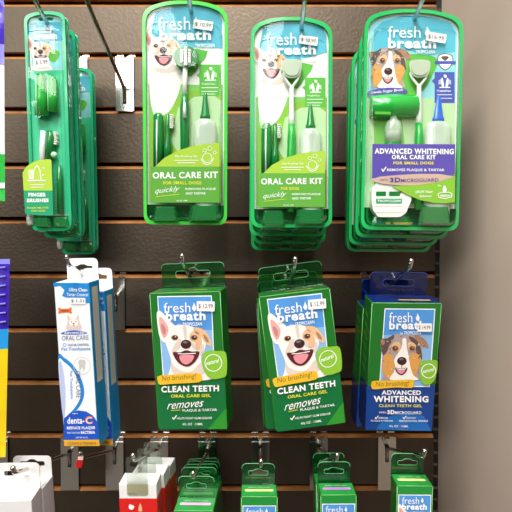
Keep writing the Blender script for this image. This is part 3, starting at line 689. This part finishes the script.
def bristles(m, p, nx, nz, dx, dz, L_, axis, mat):
    for i in range(nx):
        for k in range(nz):
            q = Vector(p) + Vector((0, 0, -k*dz)) + (Vector((i*dx, 0, 0)) if axis == 'y' else Vector((0, i*dx, 0)))
            d = Vector((0, -L_, 0)) if axis == 'y' else Vector((L_, 0, 0)) * (1 if k % 2 else .88)
            m.tube([q, q + d], dx*.42, mat, 6)
def y_brush(e, fr, cx, yt, yn, yend, w_, yc, headm):
    L = lambda x, y, dy=0: fr.L(x, y, yc + dy)
    m = MB()
    out = smooth([tuple((L(x, y).x, L(x, y).z)) for x, y in ((cx-w_*.42, yt+1), (cx, yt), (cx+w_*.42, yt+1), (cx+w_*.5, yt+5), (cx+w_*.42, yt+(yn-yt)*.55), (cx+w_*.2, yt+(yn-yt)*.7), (cx, yt+(yn-yt)*.72), (cx-w_*.2, yt+(yn-yt)*.7), (cx-w_*.42, yt+(yn-yt)*.55), (cx-w_*.5, yt+5))], 4)
    m.prism(out, [], yc-.003, yc+.003, headm, None, True, .0012)
    m.prism([(a*.8+L(cx, 0).x*.2, b*.8 + L(cx, yt+(yn-yt)*.36).z*.2) for a, b in out], [], yc-.0042, yc-.003, headm, None, True)
    hd = m.build('toothbrush', e)
    m = MB()
    for sgn in (-1, 1): m.tube([L(cx+sgn*w_*.42, yt+(yn-yt)*.5), L(cx+sgn*w_*.3, yt+(yn-yt)*.75), L(cx+sgn*1.4, yn), L(cx, yn+6)], [.0013, .0015, .0016, .0014], G['wtoy'], 8)
    m.tube([L(cx, yn), L(cx, yn+12), L(cx, yn+30), L(cx, yn+44)], [.0022, .0026, .0032, .0036], G['wtoy'], 10); m.build('neck', hd)
    m = MB(); m.tube([L(cx, yn+38), L(cx, yn+52), L(cx-.5, yn+80), L(cx-1, yend)], [.0036, .0046, .0050, .0038], G['gtoy'], 12); m.build('handle', hd)
    return hd
def round_brush(e, fr, cx, cy, rx, ry, yend, yc):
    L = lambda x, y, dy=0: fr.L(x, y, yc + dy); c = L(cx, cy); sx = abs(L(cx+rx, cy).x - c.x); szz = abs(L(cx, cy-ry).z - c.z)
    m = MB(); m.prism(smooth([(c.x + sx*cos(2*pi*k/12), c.z + szz*sin(2*pi*k/12)) for k in range(12)], 3), [], yc-.003, yc+.004, G['gtoyd'], None, True, .001)
    hd = m.build('toothbrush', e)
    m = MB()
    for k in range(-3, 4):
        for j in (-1, 0, 1):
            x0 = c.x + j*sx*.3; z0 = c.z + k*szz*.25
            if abs(k) == 3 and j: continue
            m.tube([(x0, yc-.003, z0), (x0, yc-.0062, z0)], sx*.13, G['bris'], 6)
    m.build('bristles', hd)
    m = MB(); m.tube([L(cx-1, cy+ry-1), L(cx-1.5, cy+ry+14), L(cx-1.8, cy+ry+28)], [.0028, .0025, .003], G['wtoy'], 10); m.build('neck', hd)
    m = MB(); m.tube([L(cx-1.8, cy+ry+26), L(cx-1.6, cy+ry+40), L(cx-1.6, cy+ry+70), L(cx-2, yend)], [.0032, .0052, .0048, .004], G['gtoyd'], 12); 
    m.build('handle', hd)
    m = MB(); m.tube([L(cx-1.7, cy+ry+34, -.0052), L(cx-1.6, cy+ry+50, -.0055)], [.0012, .0018], G['wtoy'], 8); m.build('handle_inlay', hd)
    return hd
def side_brush(e, fr, x, y0, y1, yc, sc=1.0, name='toothbrush'):
    L = lambda a, b, dy=0: fr.L(a, b, yc + dy)
    m = MB(); m.tube([L(x, y1), L(x, y1-18), L(x+.5, y0+22), L(x, y0+12), L(x, y0)], [.0045*sc, .0042*sc, .0026*sc, .0024*sc, .0022*sc], G['gtoyd'], 10)
    o = m.build(name, e); m = MB(); p = L(x+1.5, y0+1)
    bristles(m, p, 3, 7, .0018*sc, .0022*sc, .0052*sc, 'x', G['bris']); m.build('bristles', o); return o

def pocket(m, fr, pts, y, mat, h=.004):
    o = [(fr.L(a, b, y).x, fr.L(a, b, y).z) for a, b in pts]; o = fillet(o, .003, 4)
    cx = sum(p[0] for p in o)/len(o); cz = sum(p[1] for p in o)/len(o); i = [(cx+(p[0]-cx)*.8, cz+(p[1]-cz)*.75) for p in o]; n = len(o)
    tr = tessellate_polygon([[Vector((p[0], p[1], 0)) for p in i]])
    m.add([(p[0], y, p[1]) for p in o] + [(p[0], y-h, p[1]) for p in i], [(k, (k+1) % n, n+(k+1) % n, n+k) for k in range(n)], mat, True)
    m.add([(p[0], y-h, p[1]) for p in i], tr, mat)

def brush_icon(a, x, y, s, mat, l=6):
    """three brush heads on a tooth, drawn in white"""
    a.stroke([(x-.8*s, y+s), (x+.8*s, y+s)], .16*s, mat, l)
    a.poly([(x-.55*s, y-.3*s), (x-.35*s, y-.45*s), (x-.1*s, y+.8*s), (x-.5*s, y+.8*s)], mat, l, 2); a.poly([(x+.55*s, y-.3*s), (x+.35*s, y-.45*s), (x+.1*s, y+.8*s), (x+.5*s, y+.8*s)], mat, l, 2)
    a.poly([(x-.15*s, y-s), (x+.3*s, y-.9*s), (x+.2*s, y-.5*s), (x-.1*s, y-.6*s)], mat, l, 2)
    for k in range(3): a.stroke([(x+.62*s+k*.14*s, y-.3*s+.1*k*s), (x+.66*s+k*.14*s, y+.5*s)], .07*s, mat, l); a.stroke([(x-.62*s-k*.14*s, y-.3*s+.1*k*s), (x-.66*s-k*.14*s, y+.5*s)], .07*s, mat, l)

def care_kit(fr, variant, label, group, X, Y, W, H_, rimm):
    """oral care kit; X,Y map the drawing of the plain kit to photo pixels"""
    e = thing('oral_care_kit', fr, label, 'dental kit', group); k = (X(1)-X(0))
    sl0 = fr.L(X(303), Y(26.5), 0); slot = slot_hole(sl0.x, sl0.z, .025*W/.088, .0042)
    shell(e, W, H_, .009, .020, .011, rimm, trayf, slot)
    Tm = lambda x, y: (X(x), Y(y)); yc = .0025
    zb = fr.L(X(290), Y(209), yc).z
    cd = card(e, fr, W, H_, .009, .017, .010, yc, slot, zb, G['tealL'], G['cardg'], Y(95.5))
    A = Art(on(fr, yc), Tm)
    A.poly([(259, 50), (263, 28), (280, 23.5), (303, 22.5), (322, 27), (326.5, 36), (326.8, 52), (300, 60), (275, 58)], G['teal'], .6, 0) if variant == 'dogs' else A.poly([(258, 60), (263, 28), (280, 23.5), (303, 22.5), (322, 27), (326.5, 36), (326.8, 62)], G['teal'], .6)
    A.poly([(278, 60), (290, 62), (313, 65), (305, 78), (297, 89), (286, 82), (281, 72)], G['leaf'], 1.5, 2)
    A.poly([(305, 77.5), (325.5, 77.5), (325.5, 107), (305, 107), (305, 90), (302.5, 87.5), (305, 85)], G['leaf'], 1.5)
    brush_icon(A, 315.4, 86, 6.2, white, 3); A.text('TripleFlex', (307, 97), (320, 97), 2.2, white, 3, .01)
    A.rect(307, 99, 323, 99.6, white, 3); A.rect(307, 102.5, 322, 103.1, white, 3); A.rect(307, 105, 320, 105.5, white, 3)
    A.poly([(258, 130), (272, 112), (290, 104), (300, 102), (326.5, 100), (326.5, 205), (258, 205)], G['limed'], .9)
    A.poly([(278, 150), (285, 118), (300, 108), (318, 106), (326, 112), (326, 170), (300, 180)], G['cardgl'], 1.1)
    A.build('card_print', cd)
    A = Art(on(fr, yc)); q = .64
    dog_white(A, 3, lambda x, y: Tm(271.2 + (x-186)*q, 63.9 + (y-344)*q))
    A.T = Tm; A.poly([(258, 92), (259.5, 84), (262, 76), (266, 72), (276, 74), (283, 79), (286, 88), (288, 94), (284, 108), (276, 122), (264, 126), (259, 112)], G['cream'], 2.6, 3)
    A.build('dog_picture', cd)
    A = Art(on(fr, yc), Tm)
    A.text('fresh', (266, 45.5), (296.5, 45), 12.5, white, 14, .0); A.text('breath', (267.5, 55), (316, 54.6), 10, white, 14, .034); leafmark(A, 301.6, 38, 5, white, 14)
    A.text('TROPICLEAN', (301, 61.6), (319.4, 61.4), 3.6, white, 14, .015); A.build('lettering', cd)
    # contents
    if variant == 'small': round_brush(e, fr, X(292.7), Y(71), 12*k, 10*k, Y(200), -.004)
    else: y_brush(e, fr, X(291.6), Y(60), Y(86), Y(212), 20*k, -.0035, G['gey'])
    side_brush(e, fr, X(275), Y(124), Y(172), -.004, 1.0)
    m = MB(); p, q2 = fr.L(X(266.5), Y(123), -.003), fr.L(X(266.5), Y(178), -.003)
    m.tube([p, p + Vector((0, 0, -.004)), (p+q2)/2, q2], [.0035, .0055, .0058, .0058], G['gtoyd'], 14); o = m.build('finger_brush', e)
    m = MB(); m.tube([p + Vector((-.001, -.0056, -.008)), q2 + Vector((-.001, -.006, 0))], .0007, white, 6); m.build('painted_highlight', o)  # white streak painted along the brush as a highlight
    bottle(e, fr, X(299.5), X(321.5), Y(104), Y(128.5), Y(140), Y(223), -.0038, G['gtoyd'], glassw, G['gtoy'], .42)
    # wrap label in front of the contents
    yl = -.0108
    A = Art(on(fr, yl), Tm)
    A.poly(smooth([(259.4, 178), (262, 174.5), (272, 165), (284, 158.5), (298, 154), (310, 152), (322, 151)], 1)[:7] + [(325, 151), (325, 178)], G['lime'], 0)
    A.poly([(259.4, 173.2), (325, 173.2), (325, 207), (259.4, 207)], G['band'], 1)
    lb = A.build('wrap_label', e)
    A = Art(on(fr, yl), Tm)
    A.text('Our Brushing Gel', (282, 165), (303, 165), 2.4, white, 2, .01); A.rect(281, 167, 304, 167.6, white, 2); A.rect(284, 169.4, 301, 170, white, 2)
    A.stroke([(306.5, 166), (309, 170), (312, 171.5), (316, 170), (318.5, 165)], .8, white, 2); A.ring(310, 158, 1.6, .5, white, 2); A.ring(315, 156, 2, .5, white, 2); A.ring(319.5, 160, 1.4, .5, white, 2); A.ring(312.5, 165, 4.4, .6, white, 2)
    A.text('ORAL CARE KIT', (261, 184.6), (322.5, 184), 6.2, white, 3, .035)
    A.text('FOR DOGS' if variant == 'dogs' else 'FOR SMALL DOGS', (281 if variant == 'dogs' else 271, 190), (299 if variant == 'dogs' else 307, 190), 3, G['ytext'], 3, .03)
    A.text('quickly', (263.5, 200), (287, 197.4), 6.4, white, 3, 0, .5); A.stroke([(264, 201.5), (286, 199)], .5, G['ytext'], 3)
    A.text('REMOVES PLAQUE', (292, 195.6), (320.5, 195.4), 2.4, white, 3, .02); A.text('AND TARTAR', (292, 199.6), (311, 199.4), 2.4, white, 3, .02)
    A.text('2FL OZ · 59ML', (283.5, 206), (294, 206), 1.5, white, 3, .01)
    A.build('label_lettering', lb)
    m = MB()
    pocket(m, fr, [(X(264), Y(210)), (X(283), Y(210)), (X(286), Y(226)), (X(261), Y(226))], -.006, glassg, .005)
    pocket(m, fr, [(X(297), Y(208)), (X(323), Y(208)), (X(325), Y(226)), (X(294), Y(226))], -.006, glassg, .005)
    m.build('bottom_pockets', e)
    sticker(e, fr, X(308.5), Y(40.4), 18.5*k, 8.5*k, 8, '$ 10.99', -.0012, 4)
    return e
I = lambda v: v
frB = Frame((-.076, -.1717, CAMZ+.2606), (.51, 3.26, .24))
care_kit(frB, 'small', 'single oral care kit for small dogs with round green toothbrush', None, lambda x: (x-251)/81*86+142, lambda y: (y-17)/211*225+0, .092, .240, rimb)
frC = Frame((.0385, -.1673, CAMZ+.245), (-.02, -.14, .17))
kc = care_kit(frC, 'dogs', 'oral care kit for dogs at the front of its stack of four', 'stacked oral care kits', I, I, .088, .2275, rimg)
for k in range(3):
    copy_at(kc, PZ(kc.location, .031*(k+1)) + Vector(((-.001, .0, .001)[k], 0, 0)), (.3, -.3, .5)[k], (.5, -.5, 1)[k],
        ('oral care kit for dogs second in its stack of four', 'oral care kit for dogs third in its stack of four', 'oral care kit for dogs rearmost in its stack of four')[k])

def whitening_kit():
    fr = Frame((.172, -.1639, CAMZ+.2547), (.83, .15, 1.23)); W, H_ = .108, .240
    e = thing('whitening_kit', fr, 'advanced whitening oral care kit with purple label at the front of its stack', 'dental kit', 'stacked whitening kits')
    s0 = fr.L(414.5, 16.8, 0); slot = slot_hole(s0.x, s0.z, .029, .0042)
    shell(e, W, H_, .009, .022, .012, rimg, trayf, slot)
    yc = .0025; zb = fr.L(410, 208, yc).z
    cd = card(e, fr, W, H_, .009, .019, .012, yc, slot, zb, G['tealL'], G['cardgl'], 96)
    A = Art(on(fr, yc))
    A.poly([(374, 70), (374, 30), (382, 22), (400, 16.5), (432, 17), (450, 23), (455.5, 32), (455, 52), (425, 56), (408, 50)], G['teal'], .6)
    A.poly([(404, 58), (412, 54), (432, 56), (438, 62), (432, 76), (424, 90), (412, 96), (402, 92)], G['leaf'], 1.2, 2)
    A.poly([(434.6, 72), (454.6, 72), (454.6, 103), (434.6, 103), (434.6, 84), (431.8, 81), (434.6, 78)], G['ind'], 1.6)
    brush_icon(A, 444.8, 81, 6.4, white, 3); A.text('TripleFlex', (436.6, 92.4), (451, 92.4), 2.6, white, 3, .015); A.rect(437, 94.4, 452, 95, white, 3); A.rect(437, 98, 452, 98.6, white, 3)
    A.poly([(438, 55.5), (445, 53.4), (452.4, 55.5), (452.6, 64), (445.2, 70.6), (438, 64)], G['furd'], 1.6, 2); A.poly([(438.8, 56.1), (445, 54.2), (451.6, 56.1), (451.8, 63.6), (445.2, 69.6), (438.8, 63.6)], white, 2.4, 2)
    A.rect(434.8, 61, 455.6, 64, G['ind'], 3.4); A.poly([(441, 57), (445, 56), (449, 57), (446, 60.4), (444, 60.4)], G['furd'], 3.4, 2)
    A.poly([(374, 100), (455, 98), (455, 204), (374, 204)], G['cardg'], .7); A.poly([(400, 98), (455, 98), (455, 150), (405, 150)], G['cardgl'], 1.0)
    A.build('card_print', cd)
    A = Art(on(fr, yc)); dog_aussie(A, 3, lambda x, y: (388.4 + (x-402)*.87, 71.2 + (y-361)*.87), 5); A.build('dog_picture', cd)
    A = Art(on(fr, yc))
    A.poly([(368, 91.5), (380, 88.4), (394, 87.6), (406.5, 89.6), (406.5, 93), (394, 92.4), (380, 93.6), (369, 97)], G['purple'], 13, 2)
    A.text('Gentle Finger Brush', (371, 94.6), (403, 91.6), 3.4, white, 14, .01, .2); A.build('purple_banner', cd)
    A = Art(on(fr, yc))
    A.text('fresh', (388, 37.6), (420.6, 37.8), 11.5, white, 14, .0); A.text('breath', (388, 48.4), (436, 48.6), 10.6, white, 14, .034); leafmark(A, 427.2, 32, 5.4, white, 14)
    A.text('TROPICLEAN', (415.4, 53.4), (435, 53.6), 3.6, white, 14, .015); A.build('lettering', cd)
    L = lambda x, y, yy: fr.L(x, y, yy)
    # big finger brush lying across
    m = MB(); m.tube([L(369.5, 107.2, 0), L(370.6, 107.2, 0), L(393, 106.8, 0), L(415.4, 106.4, 0), L(416.5, 106.4, 0)], [.0112, .0124, .0124, .0124, .0112], G['gtoy'], 24)
    fb = m.build('finger_brush', e)
    m = MB(); 
    for k in range(9): m.ball(L(380 + k*4, 98.5 + (k % 2)*2, -.008), .0013, G['leaf'], 6)
    m.build('rubber_nubs', fb)
    m = MB(); a0 = L(375, 111.5, -.0118); m.box(a0.x, a0.x+.017, a0.y-.0002, a0.y+.001, a0.z-.003, a0.z, G['leaf'], .0003); m.build('raised_mark', fb)
    y_brush(e, fr, 419, 60.5, 85, 210, 21, -.0035, G['gey'])
    bottle(e, fr, 424.5, 451.5, 96, 121.5, 134, 225, -.0038, G['bcap'], glassw, glassg, .5)
    # short jar with white collar left
    a0 = L(393, 146, -.003); m = MB(); r = .0090
    m.lathe([(r, -.045), (r, .004), (r*.98, .006)], a0.x, a0.y, a0.z, G['gtoy'], 20, 1, .7); jr = m.build('jar', e)
    m = MB(); m.lathe([(r*.9, .006), (r*.9, .015), (r*.88, .016)], a0.x, a0.y, a0.z, G['wtoy'], 20, 1, .7); m.build('collar', jr)
    m = MB(); m.lathe([(r*1.02, .003), (r*1.02, .020), (r*.85, .026), (r*.45, .029), (r*.4, .032)], a0.x, a0.y, a0.z, glassw, 20, 1, .72); m.build('clear_cap', jr)
    # dental floss tub under the label
    m = MB(); pts = [(372, 190), (376, 183), (402, 183), (410, 191), (411.5, 200), (406, 213), (400, 217), (378, 217), (373, 210), (371.5, 200)]
    o2 = fillet([(L(x, y, -.0095).x, L(x, y, -.0095).z) for x, y in pts], .002, 4)
    m.prism(o2, [], -.0095, .002, G['wtoy'], None, True, 0); tub = m.build('tub', e)
    A = Art(on(fr, -.0096)); 
    A.rect(376, 191.5, 386, 196, G['gtoyd'], 1); A.rect(389, 191.5, 400, 196, G['gtoyd'], 1); A.rect(376, 198.6, 402, 203.5, G['teald'], 1, .8); A.text('TROPICLEAN', (377.5, 202.2), (400.5, 202.2), 2.6, white, 3, .02); A.stroke([(398, 187), (403, 189), (400, 193)], 1.6, G['furd'], 2)
    A.rect(374, 206, 405, 206.6, G['creams'], 1); A.rect(375, 212, 404, 213, G['creams'], 1)
    A.build('tub_print', tub)
    yl = -.0108
    A = Art(on(fr, yl)); A.poly([(372.4, 144), (455.2, 144.2), (455, 174), (440, 178), (415, 181), (398, 181.6), (383, 180.6), (372, 178)], G['purple'], 0)
    A.poly([(372, 178.8), (380, 176.6), (398, 175), (420, 173.8), (440, 174), (455, 176.5), (440, 181.6), (420, 185), (402, 185.6), (384, 184), (372, 181)], G['peach'], 2, 0)
    A.poly([(391, 186.2), (405, 185.8), (425, 184.4), (442, 181), (455, 177), (455, 201.6), (446, 203.4), (434, 203), (420, 200), (408, 195), (398, 189.6)], G['limed'], 1)
    lb = A.build('wrap_label', e)
    A = Art(on(fr, yl))
    A.text('ADVANCED WHITENING', (374.6, 153.8), (453.8, 154.4), 5.6, white, 4, .04); A.text('ORAL CARE KIT', (391.8, 159.2), (435.8, 159.4), 4.4, white, 4, .035)
    A.text('FOR SMALL DOGS', (393.3, 164.4), (433.6, 164.5), 2.9, G['ytext'], 4, .04)
    A.stroke([(381.8, 169), (383, 171.4), (386, 167)], 1.1, white, 4); A.text('REMOVES PLAQUE & TARTAR', (387, 171.6), (444.4, 171.7), 3.1, white, 4, .02)
    A.text('WITH', (380, 181), (388, 180.8), 2, G['purpd'], 5, .01); A.text('3D', (390, 182.4), (400.5, 182.2), 4.8, G['purpd'], 5, .04); A.text('MICROGUARD', (401, 182.3), (438.6, 181.6), 3.6, G['purpd'], 5, .01)
    A.text('Plus', (438, 186.6), (441, 186.4), 2, white, 4, 0); A.text('DROPS Water', (415.5, 193.4), (433, 193), 2.8, white, 4, .01, .2); A.text('Enhancer', (419.5, 197.4), (432, 197.2), 2.6, white, 4, .01, .2)
    A.poly([(444.6, 185.2), (446.6, 189.5), (445.8, 192), (443.6, 192), (442.6, 189.5)], white, 4, 3)
    A.stroke([(438, 194), (441, 192.4), (449, 192.2), (452, 194), (451.5, 197), (445, 198.6), (439, 197.4), (438, 194)], .8, white, 4); A.text('FRESH', (440.5, 197), (450, 196.9), 2.4, white, 4, .02)
    A.build('label_lettering', lb)
    m = MB(); pocket(m, fr, [(421, 205), (448, 205), (451, 226), (418, 226)], -.006, glassg, .005); pocket(m, fr, [(374, 214), (408, 214), (412, 227), (371, 227)], 0, trayf, .003); m.build('bottom_pockets', e)
    sticker(e, fr, 436.2, 37.4, 20, 9, 9, '$16.99', -.0012, 4)
    return e
kd = whitening_kit()
for k in range(3):
    copy_at(kd, PZ(kd.location, .030*(k+1)) + Vector(((.0, -.003, -.002, .0)[k], 0, (0, 0, 0, .0)[k])), (.2, .0, -.3, -1.5)[k], (.5, -.5, 1, -.5)[k],
        'advanced whitening oral care kit, %s in its stack' % ('second', 'third', 'rearmost')[k])

def finger_kit():
    fr = Frame((-.2361, -.1477, CAMZ+.2592), (-.98, 1.25, -4.0)); W, H_ = .047, .245
    e = thing('finger_brush_kit', fr, 'narrow green finger brushes kit at the front of its hook', 'dental kit', 'finger brush kits')
    s0 = fr.L(45, 18, 0); slot = slot_hole(s0.x, s0.z, .017, .0042)
    shell(e, W, H_, .004, .013, .010, rima, traya, slot, D=.014, rim=.0034, front=-.0115)
    yc = .0025; zb = fr.L(45, 216, yc).z
    cd = card(e, fr, W, H_, .004, .011, .008, yc, slot, zb, G['tealL'], G['cardgl'], 68, .0036)
    A = Art(on(fr, yc)); A.poly([(29, 46), (29, 23), (62, 22), (63.5, 40), (48, 44)], G['teal'], .6); A.poly([(48, 52), (56, 50), (60, 54), (55, 62), (49, 60)], G['leaf'], 1, 2)
    A.poly([(29.5, 72), (64, 70), (70, 214), (35, 214)], M('card_aqua_green', '#45c896'), .8)
    A.build('card_print', cd)
    A = Art(on(fr, yc)); dog_white(A, 2, lambda x, y: (40.4 + (x-186)*.47, 51.6 + (y-344)*.52)); A.build('dog_picture', cd)
    A = Art(on(fr, yc)); A.text('fresh', (33, 33.6), (48.6, 33), 7.6, white, 14, 0); A.text('breath', (34, 39.6), (57, 39), 6.6, white, 14, .032); leafmark(A, 50.6, 29.6, 3, white, 14)
    A.text('TROPICLEAN', (50, 43), (58.5, 42.8), 1.9, white, 14, .01)
    for k in range(8): A.rect(55, 190 + k*2.6, 62, 190.7 + k*2.6, G['mint'], 3)
    A.text('FINGER', (56, 183), (62, 183), 2, white, 3); A.build('lettering', cd)
    L = lambda x, y, yy: fr.L(x, y, yy)
    for xa, ya, yb, r in ((41, 73, 116, .0072), (52, 76, 112, .0062)):
        m = MB(); p, q = L(xa, ya, -.0035), L(xa+1, yb, -.0035); d = (q-p)
        m.tube([p, p + d*.04, p + d*.12, p + d*.6, q], [r*.35, r*.7, r*.92, r, r*1.08], G['gtoy'], 16); o = m.build('finger_brush', e)
        m = MB(); m.tube([p + d*.15 + Vector((-r*.45, -r*.88, 0)), q + Vector((-r*.45, -r*.95, 0))], r*.10, G['mint'], 6)
        for j in range(8): m.ball(p + d*(.1 + j*.05) + Vector((r*.6, -r*.7, 0)), r*.14, G['leaf'], 6)
        m.build('rubber_nubs', o)
    m = MB(); m.tube([L(43, 131, -.004), L(42.5, 145, -.004), L(42, 175, -.004)], [.003, .0034, .0042], G['wtoy'], 10); tb = m.build('toothbrush', e)
    m = MB(); m.tube([L(50, 131, -.0045), L(50.5, 138, -.0045), L(50, 146, -.0045), L(49, 160, -.0045)], [.003, .0046, .0044, .0028], G['gtoyd'], 12); m.build('brush_head', tb)
    m = MB(); bristles(m, L(52.4, 132.5, -.0045) + Vector((0, 0, 0)), 3, 7, .0020, .0021, .005, 'x', G['bris']); m.build('bristles', tb)
    m = MB(); m.ball(L(54, 155, -.0045), .0036, G['mint'], 10); m.build('brush_joint', tb)
    m = MB(); m.tube([L(59, 165, -.003), L(59.5, 180, -.003), L(60.5, 214, -.003)], [.0022, .0034, .0034], G['gtoyd'], 10); m.build('spare_brush', e)
    yl = -.0118
    A = Art(on(fr, yl)); A.poly([(22.6, 172.5), (26, 167), (33, 162), (41, 159.8), (50, 159), (51.4, 160.5), (52.4, 190.5), (23.6, 190.5)], G['lime'], 0)
    A.poly([(23.6, 190.5), (52.4, 190.5), (53.2, 214.6), (51.6, 215.6), (26.6, 214.6), (25, 213)], G['teald'], 0)
    lb = A.build('wrap_label', e)
    A = Art(on(fr, yl)); A.stroke([(33, 179), (34, 170), (37, 165), (40, 170), (41, 179)], .8, white, 2)
    for k in range(4): A.stroke([(29 + k*1.2, 170), (29.2 + k*1.2, 179)], .6, white, 2)
    A.stroke([(28, 180.6), (45, 180.6)], 1.2, white, 2); A.ring(43.6, 168, .8, .4, white, 2); A.ring(43.2, 175, .7, .4, white, 2)
    A.rect(30, 184.4, 44, 185, white, 2); A.rect(31, 187, 43, 187.5, white, 2)
    A.text('FINGER', (28.4, 196.6), (46, 196.6), 3.8, white, 2, .04); A.text('BRUSHES', (27, 202.4), (48.6, 202.2), 3.8, white, 2, .04)
    A.text('FINGER BRUSHES', (27.4, 208.8), (48.6, 208.6), 1.8, G['ytext'], 2, .01); A.text('FOR DOGS', (31.6, 211.8), (45.4, 211.7), 1.7, G['ytext'], 2, .01)
    A.build('label_lettering', lb)
    m = MB(); pocket(m, fr, [(34, 217), (50, 217), (52, 228), (36, 228)], -.006, glassg, .005); pocket(m, fr, [(53, 217), (68, 217), (70, 228), (54, 228)], -.006, glassg, .003)
    m.lathe([(.0035, 0), (.0042, .003), (.0042, .009), (.0025, .012)], L(30.5, 224, -.002).x, -.002, L(30.5, 225, -.002).z, glassw, 14); m.build('bottom_pockets', e)
    sticker(e, fr, 41.6, 62.4, 15, 9, -4, '$ 3.99', -.0118, 4)
    return e
ka = finger_kit()
frA = ka.location
copy_at(ka, PZ(ka.location, .030) + Vector((.001, 0, .001)), -.2, 0, 'narrow green finger brushes kit second on its hook')
copy_at(ka, PZ(ka.location, .105) + Vector((-.0015, 0, .001)), .6, 0, 'narrow green finger brushes kit hanging close to the wall')

# ------------------------------------------------------------------ pouches cut by the left edge of the photo
def pouch(name, tr, br, d, wd, bands, label):
    """flexible pouch: right edge runs between two photo pixels"""
    a, b = P(*tr, d), P(*br, d); H_ = (a-b).length; fr = Frame(a, (0, 0, 0)); e = thing(name, fr, label, 'pouch')
    m = MB(); nx, nz = 14, 40; lean = (b.x-a.x)
    for side in (-1, 1):
        vs = []
        for j in range(nz+1):
            for i in range(nx+1):
                u, v = i/nx, j/nz; th = .011 * min(1, sin(pi*min(max((v-.05)/.9, 0), 1))*1.6) * sin(pi*u)**.6
                th += .0006*sin(v*34 + u*9)*sin(pi*u)
                vs.append((-wd + wd*u + lean*v, side*th, -H_*v))
        for j in range(nz):
            v = (j+.5)/nz; mt = [mm for lim, mm in bands if v < lim][0]
            m.add([vs[k] for k in range(j*(nx+1), (j+2)*(nx+1))], [(i, i+1, nx+2+i, nx+1+i) for i in range(nx)], mt, True)
    m.build('bag', e)
    return e, H_, fr
e, h_, fr_ = pouch('treat_pouch', (4, -8), (5, 201), .16, .09, [(.24, G['pp']), (.36, G['pl']), (.78, G['cardw']), (1, G['pg'])], 'purple white and green pouch cut by the upper left edge')
A = Art(lambda u, v, l: Vector((u, -.0008-l, -v))); A.rect(-.012, .208, -.001, .214, white, 1); A.build('front_print', e)
e, h_, fr_ = pouch('treat_pouch', (10, 259), (5.5, 457), .16, .10, [(.03, G['pl']), (.36, G['pp']), (.46, G['pb']), (1, G['py'])], 'purple and yellow pouch cut by the left edge beside the toothpaste')
m = MB(); 
for k in range(7): m.tube([(-.03, -.0085, -.012-.010*k), (-.004, -.003, -.009-.010*k)], .0011, G['pl'], 6)
m.build('crimp_print', e)
